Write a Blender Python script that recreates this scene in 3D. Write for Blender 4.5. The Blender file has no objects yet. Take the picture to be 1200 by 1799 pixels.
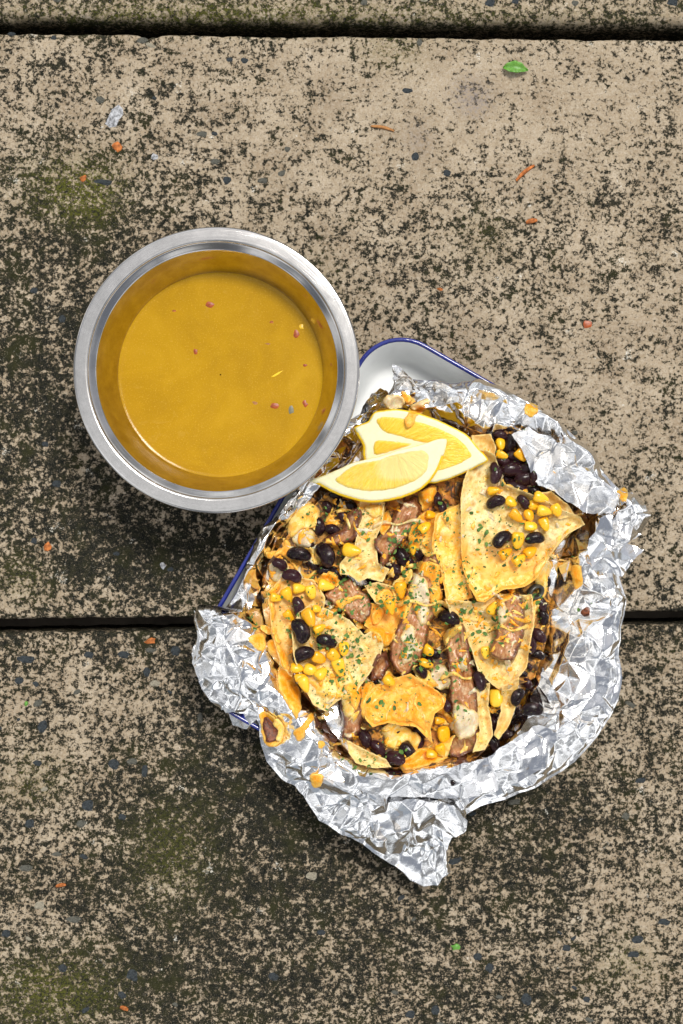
import bpy, math, random
import numpy as np
from mathutils import Vector
from mathutils.geometry import delaunay_2d_cdt
R = math.radians
rng = random.Random(7)
nrg = np.random.RandomState(7)
scene = bpy.context.scene
C = scene.collection

# ------------------------------------------------------------------ camera
D = 0.85                       # metres from lens to the table top
S = 0.40 / 1200.0              # metres per photo pixel on the table top
cam_d = bpy.data.cameras.new('camera'); cam = bpy.data.objects.new('camera', cam_d); C.objects.link(cam)
cam.location = (0, 0, D)
cam_d.sensor_fit = 'HORIZONTAL'; cam_d.sensor_width = 24.0; cam_d.lens = 24.0 * D / 0.40
cam_d.clip_start = 0.02; cam_d.clip_end = 60
scene.camera = cam
# ------------------------------------------------------------------ sky, sun, exposure
SUN_EL, SUN_AZ = 62.0, 30.0    # azimuth clockwise from +Y (top of the picture)
world = bpy.data.worlds.new('World'); scene.world = world; world.use_nodes = True
wn, wl = world.node_tree.nodes, world.node_tree.links
wn.clear()
wo = wn.new('ShaderNodeOutputWorld'); bg = wn.new('ShaderNodeBackground')
sky = wn.new('ShaderNodeTexSky'); sky.sky_type = 'NISHITA'; sky.sun_disc = False
sky.sun_elevation = R(SUN_EL); sky.sun_rotation = R(SUN_AZ); sky.air_density = 1.0; sky.dust_density = 2.5
tc = wn.new('ShaderNodeTexCoord'); cn = wn.new('ShaderNodeTexNoise'); cn.inputs['Scale'].default_value = 2.1
cn.inputs['Detail'].default_value = 7; cn.inputs['Roughness'].default_value = .58; cn.inputs['Distortion'].default_value = .3
cr = wn.new('ShaderNodeValToRGB'); cr.color_ramp.elements[0].position = .42; cr.color_ramp.elements[1].position = .56
cm = wn.new('ShaderNodeMix'); cm.data_type = 'RGBA'
wl.new(tc.outputs['Generated'], cn.inputs['Vector']); wl.new(cn.outputs['Fac'], cr.inputs['Fac'])
cf = wn.new('ShaderNodeMapRange'); cf.inputs['To Min'].default_value = .06; cf.inputs['To Max'].default_value = .95
wl.new(cr.outputs['Color'], cf.inputs['Value'])
wl.new(cf.outputs['Result'], cm.inputs['Factor']); hs = wn.new('ShaderNodeHueSaturation'); hs.inputs['Saturation'].default_value = .45; wl.new(sky.outputs['Color'], hs.inputs['Color']); wl.new(hs.outputs['Color'], cm.inputs['A'])
cn2 = wn.new('ShaderNodeTexNoise'); cn2.inputs['Scale'].default_value = 3.3; cn2.inputs['Detail'].default_value = 5; wl.new(tc.outputs['Generated'], cn2.inputs['Vector'])
cr2 = wn.new('ShaderNodeMapRange'); cr2.inputs['From Min'].default_value = .40; cr2.inputs['From Max'].default_value = .62; cr2.inputs['To Min'].default_value = 2.0; cr2.inputs['To Max'].default_value = 21.0
wl.new(cn2.outputs['Fac'], cr2.inputs['Value']); wl.new(cr2.outputs['Result'], cm.inputs['B'])      # added cloud noise, grey and bright, shaped for contrast in the foil reflections
wl.new(cm.outputs['Result'], bg.inputs['Color']); bg.inputs['Strength'].default_value = .094
wl.new(bg.outputs['Background'], wo.inputs['Surface'])
sun_d = bpy.data.lights.new('sun', 'SUN'); sun_d.energy = 3.4; sun_d.angle = R(15); sun_d.color = (1, .95, .88)
sun = bpy.data.objects.new('sun', sun_d); C.objects.link(sun)
to_sun = Vector((math.sin(R(SUN_AZ)) * math.cos(R(SUN_EL)), math.cos(R(SUN_AZ)) * math.cos(R(SUN_EL)), math.sin(R(SUN_EL))))
sun.rotation_euler = to_sun.to_track_quat('Z', 'Y').to_euler(); sun.location = to_sun * 3
scene.view_settings.view_transform = 'Standard'; scene.view_settings.look = 'None'
scene.view_settings.exposure = -0.08; scene.view_settings.gamma = 1
scene.cycles.max_bounces = 10; scene.cycles.glossy_bounces = 6; scene.cycles.use_denoising = True

# ------------------------------------------------------------------ helpers
def W(px, py, z):
    """photo pixel + height above the table -> world point (numpy friendly)"""
    k = S * (D - z) / D
    return (px - 600.0) * k, -(py - 899.5) * k, z
def link_mesh(name, verts, faces, mat, parent=None, smooth=True, attrs=None):
    me = bpy.data.meshes.new(name)
    verts = np.asarray(verts, dtype=np.float32)
    if isinstance(faces, np.ndarray):
        k = faces.shape[1]
        me.vertices.add(len(verts)); me.vertices.foreach_set('co', verts.ravel())
        me.loops.add(faces.size); me.loops.foreach_set('vertex_index', faces.astype(np.int32).ravel())
        me.polygons.add(len(faces)); me.polygons.foreach_set('loop_start', np.arange(0, faces.size, k, dtype=np.int32))
        me.update(calc_edges=True)
    else:
        me.from_pydata([tuple(v) for v in verts], [], faces); me.update()
    me.polygons.foreach_set('use_smooth', [smooth] * len(me.polygons))
    if attrs:
        for an, av in attrs.items():
            a = me.attributes.new(an, 'FLOAT', 'POINT'); a.data.foreach_set('value', np.asarray(av, dtype=np.float32))
    me.materials.append(mat)
    o = bpy.data.objects.new(name, me); C.objects.link(o)
    if parent: o.parent = parent
    return o
def tag(o, label=None, cat=None, group=None, kind=None):
    if label: o['label'] = label
    if cat: o['category'] = cat
    if group: o['group'] = group
    if kind: o['kind'] = kind
    return o
def empty(name, loc=(0, 0, 0)):
    e = bpy.data.objects.new(name, None); e.location = loc; e.empty_display_size = .01; C.objects.link(e); return e
def adopt(o, e):
    """parent o to the empty e keeping o where it is"""
    o.parent = e; o.matrix_parent_inverse.identity(); o.location = Vector(o.location) - Vector(e.location); return o

def hsh(i, j, seed):
    i = i.astype(np.int64); j = j.astype(np.int64)
    h = (i * 374761393 + j * 668265263 + seed * 1274126177) & 0xFFFFFFFF
    h = ((h ^ (h >> 13)) * 1274126177) & 0xFFFFFFFF
    h = ((h ^ (h >> 16)) * 2246822519) & 0xFFFFFFFF
    return ((h ^ (h >> 15)) & 0xFFFFFF) / float(0xFFFFFF)
def vn(x, y, cell, seed=0):
    x = np.asarray(x, float) / cell; y = np.asarray(y, float) / cell
    i = np.floor(x); j = np.floor(y); u = x - i; v = y - j; u = u*u*(3-2*u); v = v*v*(3-2*v)
    a = hsh(i, j, seed); b = hsh(i+1, j, seed); c = hsh(i, j+1, seed); d = hsh(i+1, j+1, seed)
    return (a*(1-u)+b*u)*(1-v)+(c*(1-u)+d*u)*v
def fbm(x, y, cell, seed=0, oct=4):
    s = 0; a = 1; t = 0
    for k in range(oct):
        s = s + a * vn(x, y, cell / 2**k, seed + 17*k); t += a; a *= .5
    return s / t
def tri_noise(x, y, cell, seed):
    """piecewise linear noise: flat facets that meet in sharp creases"""
    a = seed * 1.7 + .4; ca, sa = math.cos(a), math.sin(a)
    x, y = (x*ca - y*sa) / cell, (x*sa + y*ca) / cell * 1.1
    i = np.floor(x); j = np.floor(y); u = x - i; v = y - j
    h00 = hsh(i, j, seed); h10 = hsh(i+1, j, seed); h01 = hsh(i, j+1, seed); h11 = hsh(i+1, j+1, seed)
    d = hsh(i, j, seed + 99) > .5
    lo = np.where(u > v, h00 + (h10-h00)*u + (h11-h10)*v, h00 + (h11-h01)*u + (h01-h00)*v)
    w = 1 - u
    hi = np.where(w > v, h10 + (h00-h10)*w + (h01-h00)*v, h10 + (h01-h11)*w + (h11-h10)*v)
    return np.where(d, lo, hi) - .5
from mathutils.bvhtree import BVHTree
TINS = {}
def tin(cell, seed):
    """irregular triangulated relief: flat facets of random tilt with sharp creases"""
    if (cell, seed) not in TINS:
        L = .32; n = int(2*L/cell); r = np.random.RandomState(seed)
        gx, gy = np.meshgrid(np.arange(n)+.5, np.arange(n)+.5); P = np.stack([gx.ravel(), gy.ravel()], 1) + r.uniform(-.62, .62, (n*n, 2))
        P = P*cell - L; P = P[r.uniform(size=len(P)) < .82]
        vs, es, fs, *_ = delaunay_2d_cdt([Vector(p) for p in P], [], [], 0, 1e-7)
        h = r.uniform(-.5, .5, len(vs)); h = np.sign(h)*np.abs(h*2)**.7*.5
        TINS[(cell, seed)] = BVHTree.FromPolygons([(v[0], v[1], float(q)) for v, q in zip(vs, h)], [tuple(f) for f in fs])
    return TINS[(cell, seed)]
def tin_eval(x, y, cell, seed):
    t = tin(cell, seed); dn = Vector((0, 0, -1)); out = np.zeros(x.size)
    for i, (a, b) in enumerate(zip(x.ravel().tolist(), y.ravel().tolist())):
        hit = t.ray_cast((a, b, 2.), dn)
        if hit[0] is not None: out[i] = hit[0][2]
    return out.reshape(x.shape)
def crumple(x, y, cells, amps, seed):
    """x, y in metres; two irregular faceted layers and a finer one"""
    s1 = seed % 3
    h = amps[0]*tin_eval(x, y, cells[0], 11+s1) + amps[1]*tin_eval(x, y, cells[1], 21+s1)
    wx = x + tri_noise(x, y, cells[2]*2.3, seed)*cells[2]*.9; wy = y + tri_noise(x, y, cells[2]*1.9, seed+4)*cells[2]*.9
    msk = np.clip((vn(x, y, .02, seed+50)-.35)*3, .1, 1)
    return h + amps[2]*tri_noise(wx, wy, cells[2], seed+9)*1.2*msk

def smooth_poly(pts, step, rough=0., rcell=8., seed=0, sharp=False):
    """closed outline in photo pixels, resampled; Catmull-Rom unless sharp"""
    P = np.array(pts, float); n = len(P); out = []
    for i in range(n):
        p0, p1, p2, p3 = P[i-1], P[i], P[(i+1) % n], P[(i+2) % n]
        L = np.linalg.norm(p2 - p1); m = max(1, int(round(L / step)))
        for k in range(m):
            t = k / m
            if sharp: q = p1 + (p2-p1)*t
            else: q = .5*((2*p1) + (-p0+p2)*t + (2*p0-5*p1+4*p2-p3)*t*t + (-p0+3*p1-3*p2+p3)*t**3)
            out.append(q)
    Q = np.array(out)
    if rough:
        Q = Q + np.stack([fbm(Q[:,0], Q[:,1], rcell, seed+3, 3) - .5, fbm(Q[:,0], Q[:,1], rcell, seed+8, 3) - .5], 1) * 2 * rough
    return Q
def bdist(P, B):
    A = B; E = np.roll(B, -1, 0) - B; L2 = (E**2).sum(1) + 1e-9
    out = np.empty(len(P))
    for s in range(0, len(P), 2000):
        p = P[s:s+2000, None, :] - A[None]
        t = np.clip((p * E[None]).sum(2) / L2, 0, 1)
        d = p - t[..., None] * E[None]
        out[s:s+2000] = np.sqrt((d**2).sum(2).min(1))
    return out
def inside(P, B):
    x, y = P[:, 0], P[:, 1]; r = np.zeros(len(P), bool)
    xi, yi = B[:, 0], B[:, 1]; xj, yj = np.roll(xi, 1), np.roll(yi, 1)
    for a, b, c, d in zip(xi, yi, xj, yj):
        if b == d: continue
        r ^= ((b > y) != (d > y)) & (x < (c-a)*(y-b)/(d-b) + a)
    return r
def fill(B, sp):
    x0, y0 = B.min(0); x1, y1 = B.max(0)
    gx, gy = np.meshgrid(np.arange(x0, x1, sp), np.arange(y0, y1, sp*.87)); gx = gx + (np.arange(gx.shape[0]) % 2)[:, None] * sp * .5
    G = np.stack([gx.ravel(), gy.ravel()], 1); G = G + nrg.uniform(-.12, .12, G.shape) * sp
    G = G[inside(G, B)]
    if len(G): G = G[bdist(G, B) > sp*.55]
    A = np.concatenate([B, G]) if len(G) else B
    n = len(B)
    vs, es, fs, ov, oe, of = delaunay_2d_cdt([Vector(p) for p in A], [(i, (i+1) % n) for i in range(n)], [list(range(n))], 1, 1e-5)
    V = np.array([tuple(v) for v in vs])
    F = np.array([f for f in fs if len(f) == 3], dtype=np.int32)
    # orient upward in world (photo y is down): make clockwise in px
    a, b, c = V[F[:,0]], V[F[:,1]], V[F[:,2]]
    cr_ = (b[:,0]-a[:,0])*(c[:,1]-a[:,1]) - (b[:,1]-a[:,1])*(c[:,0]-a[:,0])
    F[cr_ > 0] = F[cr_ > 0][:, ::-1]
    return V, F
def shell(V, F):
    """top faces + reversed bottom faces + sides, for a solid from a sheet"""
    N = len(V)
    e = np.concatenate([F[:, [0,1]], F[:, [1,2]], F[:, [2,0]]])
    key = set(map(tuple, e.tolist()))
    side = [(a, b) for a, b in key if (b, a) not in key]
    faces = [F, F[:, ::-1] + N]
    q = np.array([[b, a, a+N] for a, b in side] + [[b, a+N, b+N] for a, b in side], dtype=np.int32)
    return np.concatenate(faces + [q])

# height of whatever is on the pile already, on a grid over the photo
HC = 3.0; HX0, HY0 = 320.0, 560.0; HW, HH = 290, 345
HM = np.full((HH, HW), .030)
def hidx(x, y):
    return np.clip(((y - HY0) / HC).astype(int), 0, HH-1), np.clip(((x - HX0) / HC).astype(int), 0, HW-1)
def hblur(r):
    k = max(1, int(r / HC)); w = np.hanning(2*k+3)[1:-1]; w /= w.sum()
    A = np.pad(HM, k, mode='edge')
    A = np.apply_along_axis(lambda m: np.convolve(m, w, 'valid'), 0, A)
    return np.apply_along_axis(lambda m: np.convolve(m, w, 'valid'), 1, A)
def hsample(A, x, y):
    fx = np.clip((np.asarray(x, float) - HX0) / HC - .5, 0, HW-1.001); fy = np.clip((np.asarray(y, float) - HY0) / HC - .5, 0, HH-1.001)
    i = fx.astype(int); j = fy.astype(int); u = fx - i; v = fy - j
    return (A[j, i]*(1-u)+A[j, i+1]*u)*(1-v)+(A[j+1, i]*(1-u)+A[j+1, i+1]*u)*v
def hsplat(x, y, z):
    j, i = hidx(x, y); np.maximum.at(HM, (j, i), z)

# ------------------------------------------------------------------ materials
class MT:
    def __init__(s, name, **kw):
        s.m = bpy.data.materials.new(name); s.m.use_nodes = True; s.nt = s.m.node_tree; s.n = s.nt.nodes; s.l = s.nt.links
        s.b = s.n['Principled BSDF']
        for k, v in kw.items(): s.set(k.replace('_', ' '), v)
    def set(s, k, v):
        if isinstance(v, tuple) and len(v) == 3 and k != 'Subsurface Radius': v = (*v, 1)
        if hasattr(v, 'bl_idname') or isinstance(v, bpy.types.NodeSocket): s.l.new(v, s.b.inputs[k])
        else: s.b.inputs[k].default_value = v
    def coord(s, kind='Object', scale=None):
        t = s.n.new('ShaderNodeTexCoord').outputs[kind]
        if scale is not None:
            m = s.n.new('ShaderNodeMapping'); m.inputs['Scale'].default_value = scale if isinstance(scale, tuple) else (scale,)*3
            s.l.new(t, m.inputs['Vector']); t = m.outputs['Vector']
        return t
    def noise(s, vec, scale, detail=4, rough=.55, dist=0., out='Fac'):
        n = s.n.new('ShaderNodeTexNoise'); s.l.new(vec, n.inputs['Vector'])
        n.inputs['Scale'].default_value = scale; n.inputs['Detail'].default_value = detail
        n.inputs['Roughness'].default_value = rough; n.inputs['Distortion'].default_value = dist
        return n.outputs[out]
    def voro(s, vec, scale, feature='F1', out='Distance', rand=1.):
        n = s.n.new('ShaderNodeTexVoronoi'); n.feature = feature; s.l.new(vec, n.inputs['Vector'])
        n.inputs['Scale'].default_value = scale; n.inputs['Randomness'].default_value = rand
        return n.outputs[out]
    def ramp(s, fac, stops, interp='LINEAR'):
        r = s.n.new('ShaderNodeValToRGB'); r.color_ramp.interpolation = interp; s.l.new(fac, r.inputs['Fac'])
        els = r.color_ramp.elements
        while len(els) < len(stops): els.new(.5)
        for e, (p, c) in zip(els, stops):
            e.position = p; e.color = (c, c, c, 1) if isinstance(c, (int, float)) else (*c, 1)
        return r.outputs['Color']
    def mix(s, f, a, b, mode='MIX'):
        m = s.n.new('ShaderNodeMix'); m.data_type = 'RGBA'; m.blend_type = mode
        for k, v in (('Factor', f), ('A', a), ('B', b)):
            if isinstance(v, bpy.types.NodeSocket): s.l.new(v, m.inputs[k])
            else: m.inputs[k].default_value = v if k == 'Factor' else (*v, 1)
        return m.outputs['Result']
    def math(s, op, a, b=0., c=None):
        m = s.n.new('ShaderNodeMath'); m.operation = op
        for i, v in enumerate((a, b) if c is None else (a, b, c)):
            if isinstance(v, bpy.types.NodeSocket): s.l.new(v, m.inputs[i])
            else: m.inputs[i].default_value = v
        return m.outputs[0]
    def attr(s, name):
        a = s.n.new('ShaderNodeAttribute'); a.attribute_name = name; return a.outputs['Fac']
    def bump(s, h, strength=.5, dist=.001, prev=None):
        b = s.n.new('ShaderNodeBump'); b.inputs['Strength'].default_value = strength; b.inputs['Distance'].default_value = dist
        s.l.new(h, b.inputs['Height'])
        if prev is not None: s.l.new(prev, b.inputs['Normal'])
        return b.outputs['Normal']
    def objrand(s):
        return s.n.new('ShaderNodeObjectInfo').outputs['Random']

def concrete(name):
    m = MT(name); v = m.coord('Object', 1000.0)          # millimetres
    gr = m.attr('mottle'); ms = m.attr('moss'); fi = m.attr('fine')
    tan = m.ramp(m.noise(v, .035, 5, .6), [(.3, (.28, .215, .142)), (.5, (.355, .285, .197)), (.72, (.45, .375, .275))])
    tan = m.mix(m.ramp(m.noise(v, .5, 6, .7), [(.42, 0.), (.75, .55)]), tan, (.58, .53, .45))
    tan = m.mix(m.ramp(m.noise(v, 1.3, 3, .7), [(.5, 0.), (.62, .5)]), tan, (.22, .165, .11))
    # grime that settled in the pits: blotches of several sizes with ragged edges
    d_ = m.noise(v, .075, 3, .6); a = m.noise(v, .235, 10, .72); b = m.noise(v, .52, 9, .76); c = m.noise(v, .03, 3, .5); f = m.noise(v, 1.0, 6, .75)
    s1 = m.math('MULTIPLY_ADD', a, .52, m.math('MULTIPLY', b, .48))
    s2 = m.math('MULTIPLY_ADD', c, .11, m.math('ADD', .11, m.math('MULTIPLY_ADD', d_, .28, m.math('MULTIPLY_ADD', s1, 1.38, -.345))))
    mixf = m.math('ADD', m.math('MULTIPLY', s2, m.math('SUBTRACT', 1.0, fi)), m.math('MULTIPLY', m.math('MULTIPLY_ADD', f, .70, m.math('MULTIPLY_ADD', b, .60, m.math('MULTIPLY_ADD', d_, .2, m.math('MULTIPLY_ADD', c, .1, m.math('MULTIPLY_ADD', a, .75, -.525))))), fi))
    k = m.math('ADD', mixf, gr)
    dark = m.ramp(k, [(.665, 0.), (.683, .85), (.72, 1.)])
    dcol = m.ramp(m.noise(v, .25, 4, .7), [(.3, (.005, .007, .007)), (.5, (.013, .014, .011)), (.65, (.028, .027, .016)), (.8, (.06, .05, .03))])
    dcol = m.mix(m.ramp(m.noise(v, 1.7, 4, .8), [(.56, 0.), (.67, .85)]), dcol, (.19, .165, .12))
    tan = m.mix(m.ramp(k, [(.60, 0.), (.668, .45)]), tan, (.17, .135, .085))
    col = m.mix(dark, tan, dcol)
    # round pits, and pale mineral grains of sand in the paste
    pit = m.ramp(m.math('ADD', m.voro(v, .36), m.math('MULTIPLY', m.noise(v, .12, 3, .6), .9)), [(.50, 1.), (.53, 0.)])
    col = m.mix(m.math('MULTIPLY', pit, .85), col, (.022, .022, .016))
    grn = m.ramp(m.math('ADD', m.voro(v, 1.05), m.math('MULTIPLY', m.noise(v, .3, 3, .7), .9)), [(.50, 1.), (.56, 0.)])
    col = m.mix(m.math('MULTIPLY', grn, .75), col, (.50, .46, .38))
    col = m.mix(m.math('MULTIPLY', m.math('MULTIPLY', dark, .55), m.ramp(m.noise(v, .045, 4, .65), [(.50, 0.), (.66, 1.)])), col, (.034, .035, .012))
    # pale lichen grains
    lic = m.ramp(m.math('MULTIPLY', m.ramp(m.noise(v, .07, 4, .6), [(.45, 0.), (.7, 1.)]), m.noise(v, .9, 4, .75)), [(.50, 0.), (.56, 1.)])
    col = m.mix(lic, col, (.62, .60, .53))
    mossf = m.math('MULTIPLY', ms, m.ramp(m.noise(v, .6, 6, .8), [(.47, 0.), (.54, 1.)]))
    col = m.mix(mossf, col, (.10, .105, .018))
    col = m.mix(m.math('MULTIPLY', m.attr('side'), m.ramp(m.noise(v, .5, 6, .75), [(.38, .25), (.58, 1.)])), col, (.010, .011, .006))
    stain = m.attr('stain'); col = m.mix(m.math('MULTIPLY', stain, m.ramp(m.noise(v, .5, 5, .7), [(.4, 0.), (.6, .8)])), col, (.23, .20, .19))
    m.set('Base Color', col); m.set('Roughness', .95); m.set('Specular IOR Level', .06)
    h1 = m.math('MULTIPLY_ADD', dark, -.55, m.math('MULTIPLY_ADD', b, .8, m.math('MULTIPLY', f, .4)))
    m.set('Normal', m.bump(h1, .85, .0009))
    return m.m

def foil_mat():
    m = MT('foil', Metallic=1.0, Roughness=.2); v = m.coord('Object', 1000.0)
    g = m.attr('grease')
    col = m.mix(m.math('MULTIPLY', g, m.ramp(m.noise(v, .10, 4, .6, .6), [(.46, 0.), (.56, 1.)])), (.93, .935, .945), (.86, .60, .24))
    col = m.mix(m.ramp(m.noise(v, .085, 3, .5, 1.), [(.66, 0.), (.69, .35)]), col, (.80, .62, .42))
    m.set('Base Color', col)
    m.set('Roughness', m.ramp(m.noise(v, .2, 3, .6), [(.35, .03), (.65, .12)]))
    m.set('Normal', m.bump(m.noise(v, .38, 5, .65), .24, .0006))
    return m.m
def steel(film=False):
    m = MT('filmed_steel' if film else 'brushed_steel', Metallic=1.0); v = m.coord('Object', 1.0)
    sx = m.n.new('ShaderNodeSeparateXYZ'); m.l.new(v, sx.inputs[0])
    r = m.math('SQRT', m.math('ADD', m.math('MULTIPLY', sx.outputs[0], sx.outputs[0]), m.math('MULTIPLY', sx.outputs[1], sx.outputs[1])))
    cx = m.n.new('ShaderNodeCombineXYZ'); m.l.new(m.math('MULTIPLY', r, 4000.), cx.inputs[0]); m.l.new(m.math('MULTIPLY', sx.outputs[2], 4000.), cx.inputs[1])
    an = m.math('ARCTAN2', sx.outputs[1], sx.outputs[0]); m.l.new(m.math('MULTIPLY', an, 1.5), cx.inputs[2])
    br = m.noise(cx.outputs[0], 1.0, 3, .6)
    br2 = m.noise(m.coord('Object', 1000.), .12, 5, .7)
    m.set('Base Color', m.ramp(br2, [(.35, (.46, .39, .31)), (.65, (.60, .54, .47))] if film else [(.3, (.44, .435, .425)), (.7, (.54, .53, .52))]))
    m.set('Roughness', m.ramp(m.attr('brush'), [(0., .10), (1., .21)]))
    m.set('Normal', m.bump(m.math('MULTIPLY', br, m.attr('brush')), .35, .00012))
    return m.m

def sauce_mat():
    m = MT('green_gold_sauce'); v = m.coord('Object', 1000.0)
    c = m.ramp(m.noise(v, .035, 5, .6, .8), [(.3, (.35, .190, .002)), (.55, (.41, .228, .003)), (.75, (.46, .265, .007))])
    c = m.mix(m.ramp(m.noise(v, 1.1, 3, .7), [(.56, 0.), (.66, .45)]), c, (.60, .36, .035))
    c = m.mix(m.ramp(m.noise(v, 1.5, 3, .8), [(.30, .55), (.38, 0.)]), c, (.22, .12, .008))
    c = m.mix(m.ramp(m.noise(v, .09, 5, .7, 1.5), [(.60, 0.), (.75, .25)]), c, (.54, .34, .06))
    m.set('Base Color', c); m.set('Roughness', .16); m.set('Specular IOR Level', .22); m.set('Subsurface Weight', .10)
    m.set('Subsurface Radius', (1., .5, .1)); m.set('Subsurface Scale', .003)
    m.set('Normal', m.bump(m.math('ADD', m.noise(v, .9, 3, .7), m.noise(v, .06, 2, .5)), .10, .0006))
    return m.m
def chip_mat(soaked=False):
    m = MT('shadetoned_chip' if soaked else 'tortilla_chip'); v = m.coord('Object', 1000.0)
    e = m.attr('rim'); ch = m.attr('cheesy')
    c = m.ramp(m.noise(v, .11, 6, .68, .3), [(.30, (.64, .38, .08)), (.44, (.80, .60, .21)), (.58, (.88, .76, .42))])
    c = m.mix(m.ramp(m.noise(v, .6, 5, .75), [(.50, 0.), (.64, .7)]), c, (.62, .36, .07))
    c = m.mix(m.ramp(m.voro(v, .30), [(.05, .45), (.30, 0.)]), c, (.92, .80, .50))
    c = m.mix(m.math('MULTIPLY', m.ramp(m.voro(v, .17), [(.10, .9), (.40, 0.)]), m.ramp(m.noise(v, .07, 3, .6), [(.46, 0.), (.56, 1.)])), c, (.50, .24, .035))
    rimf = m.ramp(e, [(0., .75), (.5, 0.)])
    c = m.mix(rimf, c, (.86, .66, .28))
    f = m.math('MULTIPLY', ch, m.ramp(m.math('ADD', m.noise(v, .09, 5, .65, .5), m.math('MULTIPLY', ch, .3)), [(.50, 0.), (.66, 1.)]))
    f = m.math('MAXIMUM', f, m.ramp(m.math('ADD', ch, m.math('MULTIPLY', m.noise(v, .12, 5, .7), .5)), [(.86, 0.), (1.25, .85)]))
    c = m.mix(f, c, m.ramp(m.noise(v, .2, 4, .6), [(.35, (.94, .36, .02)), (.65, (.94, .56, .11))]))
    # dried herb dust
    c = m.mix(m.ramp(m.math('ADD', m.noise(v, 1.6, 3, .8), m.math('MULTIPLY', m.noise(v, .05, 3, .6), .25)), [(.815, 0.), (.83, .7)]), c, (.17, .16, .04))
    m.set('Base Color', c); m.set('Roughness', m.ramp(f, [(0., .62), (1., .36)])); m.set('Subsurface Weight', .12)
    m.set('Subsurface Radius', (1., .55, .2)); m.set('Subsurface Scale', .003)
    h = m.math('ADD', m.math('MULTIPLY', m.voro(v, .34, 'SMOOTH_F1'), -.8), m.noise(v, .7, 5, .7))
    m.set('Normal', m.bump(h, .65, .0010))
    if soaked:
        c = m.mix(1., c, (.62, .42, .20), 'MULTIPLY')  # shade of the deep gaps painted into the lowest chips' colour
        c = m.mix(m.ramp(m.noise(v, .16, 5, .65, 1.), [(.44, 0.), (.54, .92)]), c, (.035, .018, .010))  # bean juice splotches, dark to paint depth into the pile too
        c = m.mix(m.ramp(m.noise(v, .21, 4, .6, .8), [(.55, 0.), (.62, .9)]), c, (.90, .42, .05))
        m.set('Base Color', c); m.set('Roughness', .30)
    return m.m
def cheese_mat(name, c0, c1, c2, ss=.3):
    m = MT(name); v = m.coord('Object', 1000.0)
    c = m.ramp(m.noise(v, .16, 6, .66, .9), [(.32, c0), (.48, c1), (.66, c2)])
    c = m.mix(m.ramp(m.math('ADD', m.attr('rim'), m.noise(v, .5, 4, .7)), [(.45, .7), (.95, 0.)]), c, (.86, .58, .16))
    c = m.mix(m.ramp(m.noise(v, .7, 5, .75), [(.54, 0.), (.66, .45)]), c, c2)
    c = m.mix(m.ramp(m.noise(v, 1.5, 3, .8), [(.68, 0.), (.73, .7)]), c, (.22, .17, .04))
    m.set('Base Color', c); m.set('Roughness', .25); m.set('Subsurface Weight', ss)
    m.set('Subsurface Radius', (1., .45, .12)); m.set('Subsurface Scale', .004); m.set('Specular IOR Level', .45)
    m.set('Normal', m.bump(m.math('ADD', m.noise(v, .30, 4, .6), m.math('MULTIPLY', m.noise(v, 1.4, 3, .6), .25)), .6, .0014))
    return m.m
def steak_mat():
    m = MT('grilled_steak'); g = m.attr('grain'); e = m.attr('rim'); s = m.attr('sear'); v = m.coord('Object', 1000.0)
    sp = m.n.new('ShaderNodeSeparateXYZ'); m.l.new(v, sp.inputs[0])
    cx = m.n.new('ShaderNodeCombineXYZ'); m.l.new(g, cx.inputs[0]); m.l.new(m.math('MULTIPLY', m.attr('along'), .12), cx.inputs[1])
    gr = m.noise(cx.outputs[0], .75, 3, .6, .5)
    iso = m.noise(v, .20, 6, .62, .6)
    gi = m.math('MULTIPLY_ADD', gr, .45, m.math('MULTIPLY', iso, .55))
    c = m.ramp(gi, [(.32, (.13, .036, .010)), (.44, (.33, .130, .042)), (.55, (.50, .27, .110)), (.70, (.70, .50, .26))])
    c = m.mix(m.ramp(m.noise(v, .10, 4, .6), [(.45, 0.), (.62, .6)]), c, (.38, .125, .045))
    c = m.mix(m.ramp(m.noise(v, .13, 6, .7), [(.55, 0.), (.64, .75)]), c, (.66, .50, .30))
    sf = m.math('ADD', m.math('SUBTRACT', 1.0, m.ramp(e, [(.05, 0.), (.75, 1.)])), m.math('SUBTRACT', m.noise(v, .22, 5, .7), .55))
    sf = m.math('ADD', m.math('MULTIPLY', sf, .9), s)
    c = m.mix(m.ramp(sf, [(.22, 0.), (.60, .95)]), c, m.ramp(m.noise(v, .35, 4, .7), [(.35, (.045, .012, .008)), (.6, (.17, .05, .022)), (.75, (.30, .11, .04))]))
    c = m.mix(m.ramp(m.noise(v, 1.2, 3, .8), [(.68, 0.), (.72, .7)]), c, (.10, .10, .02))
    m.set('Base Color', c); m.set('Roughness', .27); m.set('Specular IOR Level', .6); m.set('Subsurface Weight', .08); m.set('Subsurface Scale', .002)
    m.set('Normal', m.bump(m.math('ADD', m.math('MULTIPLY', gr, 1.1), m.math('MULTIPLY', iso, .6)), .38, .0010))
    return m.m
def bean_mat():
    m = MT('black_bean_skin'); v = m.coord('Object', 1000.0); r = m.objrand()
    c = m.ramp(m.noise(v, .12, 3, .5), [(.3, (.005, .003, .004)), (.7, (.018, .007, .010))])
    c = m.mix(m.ramp(r, [(.35, 0.), (1., .75)]), c, (.038, .011, .016))
    c = m.mix(m.ramp(m.noise(v, .28, 4, .7), [(.52, 0.), (.72, .5)]), c, (.09, .055, .06)); c = m.mix(m.ramp(m.noise(v, 1.2, 3, .8), [(.64, 0.), (.68, .8)]), c, (.13, .15, .04))
    m.set('Base Color', c); m.set('Roughness', m.ramp(m.noise(v, .3, 3, .6), [(.3, .12), (.7, .30)])); m.set('Specular IOR Level', .22)
    m.set('Normal', m.bump(m.noise(v, .25, 4, .55, .6), .30, .0012))
    return m.m
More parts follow.
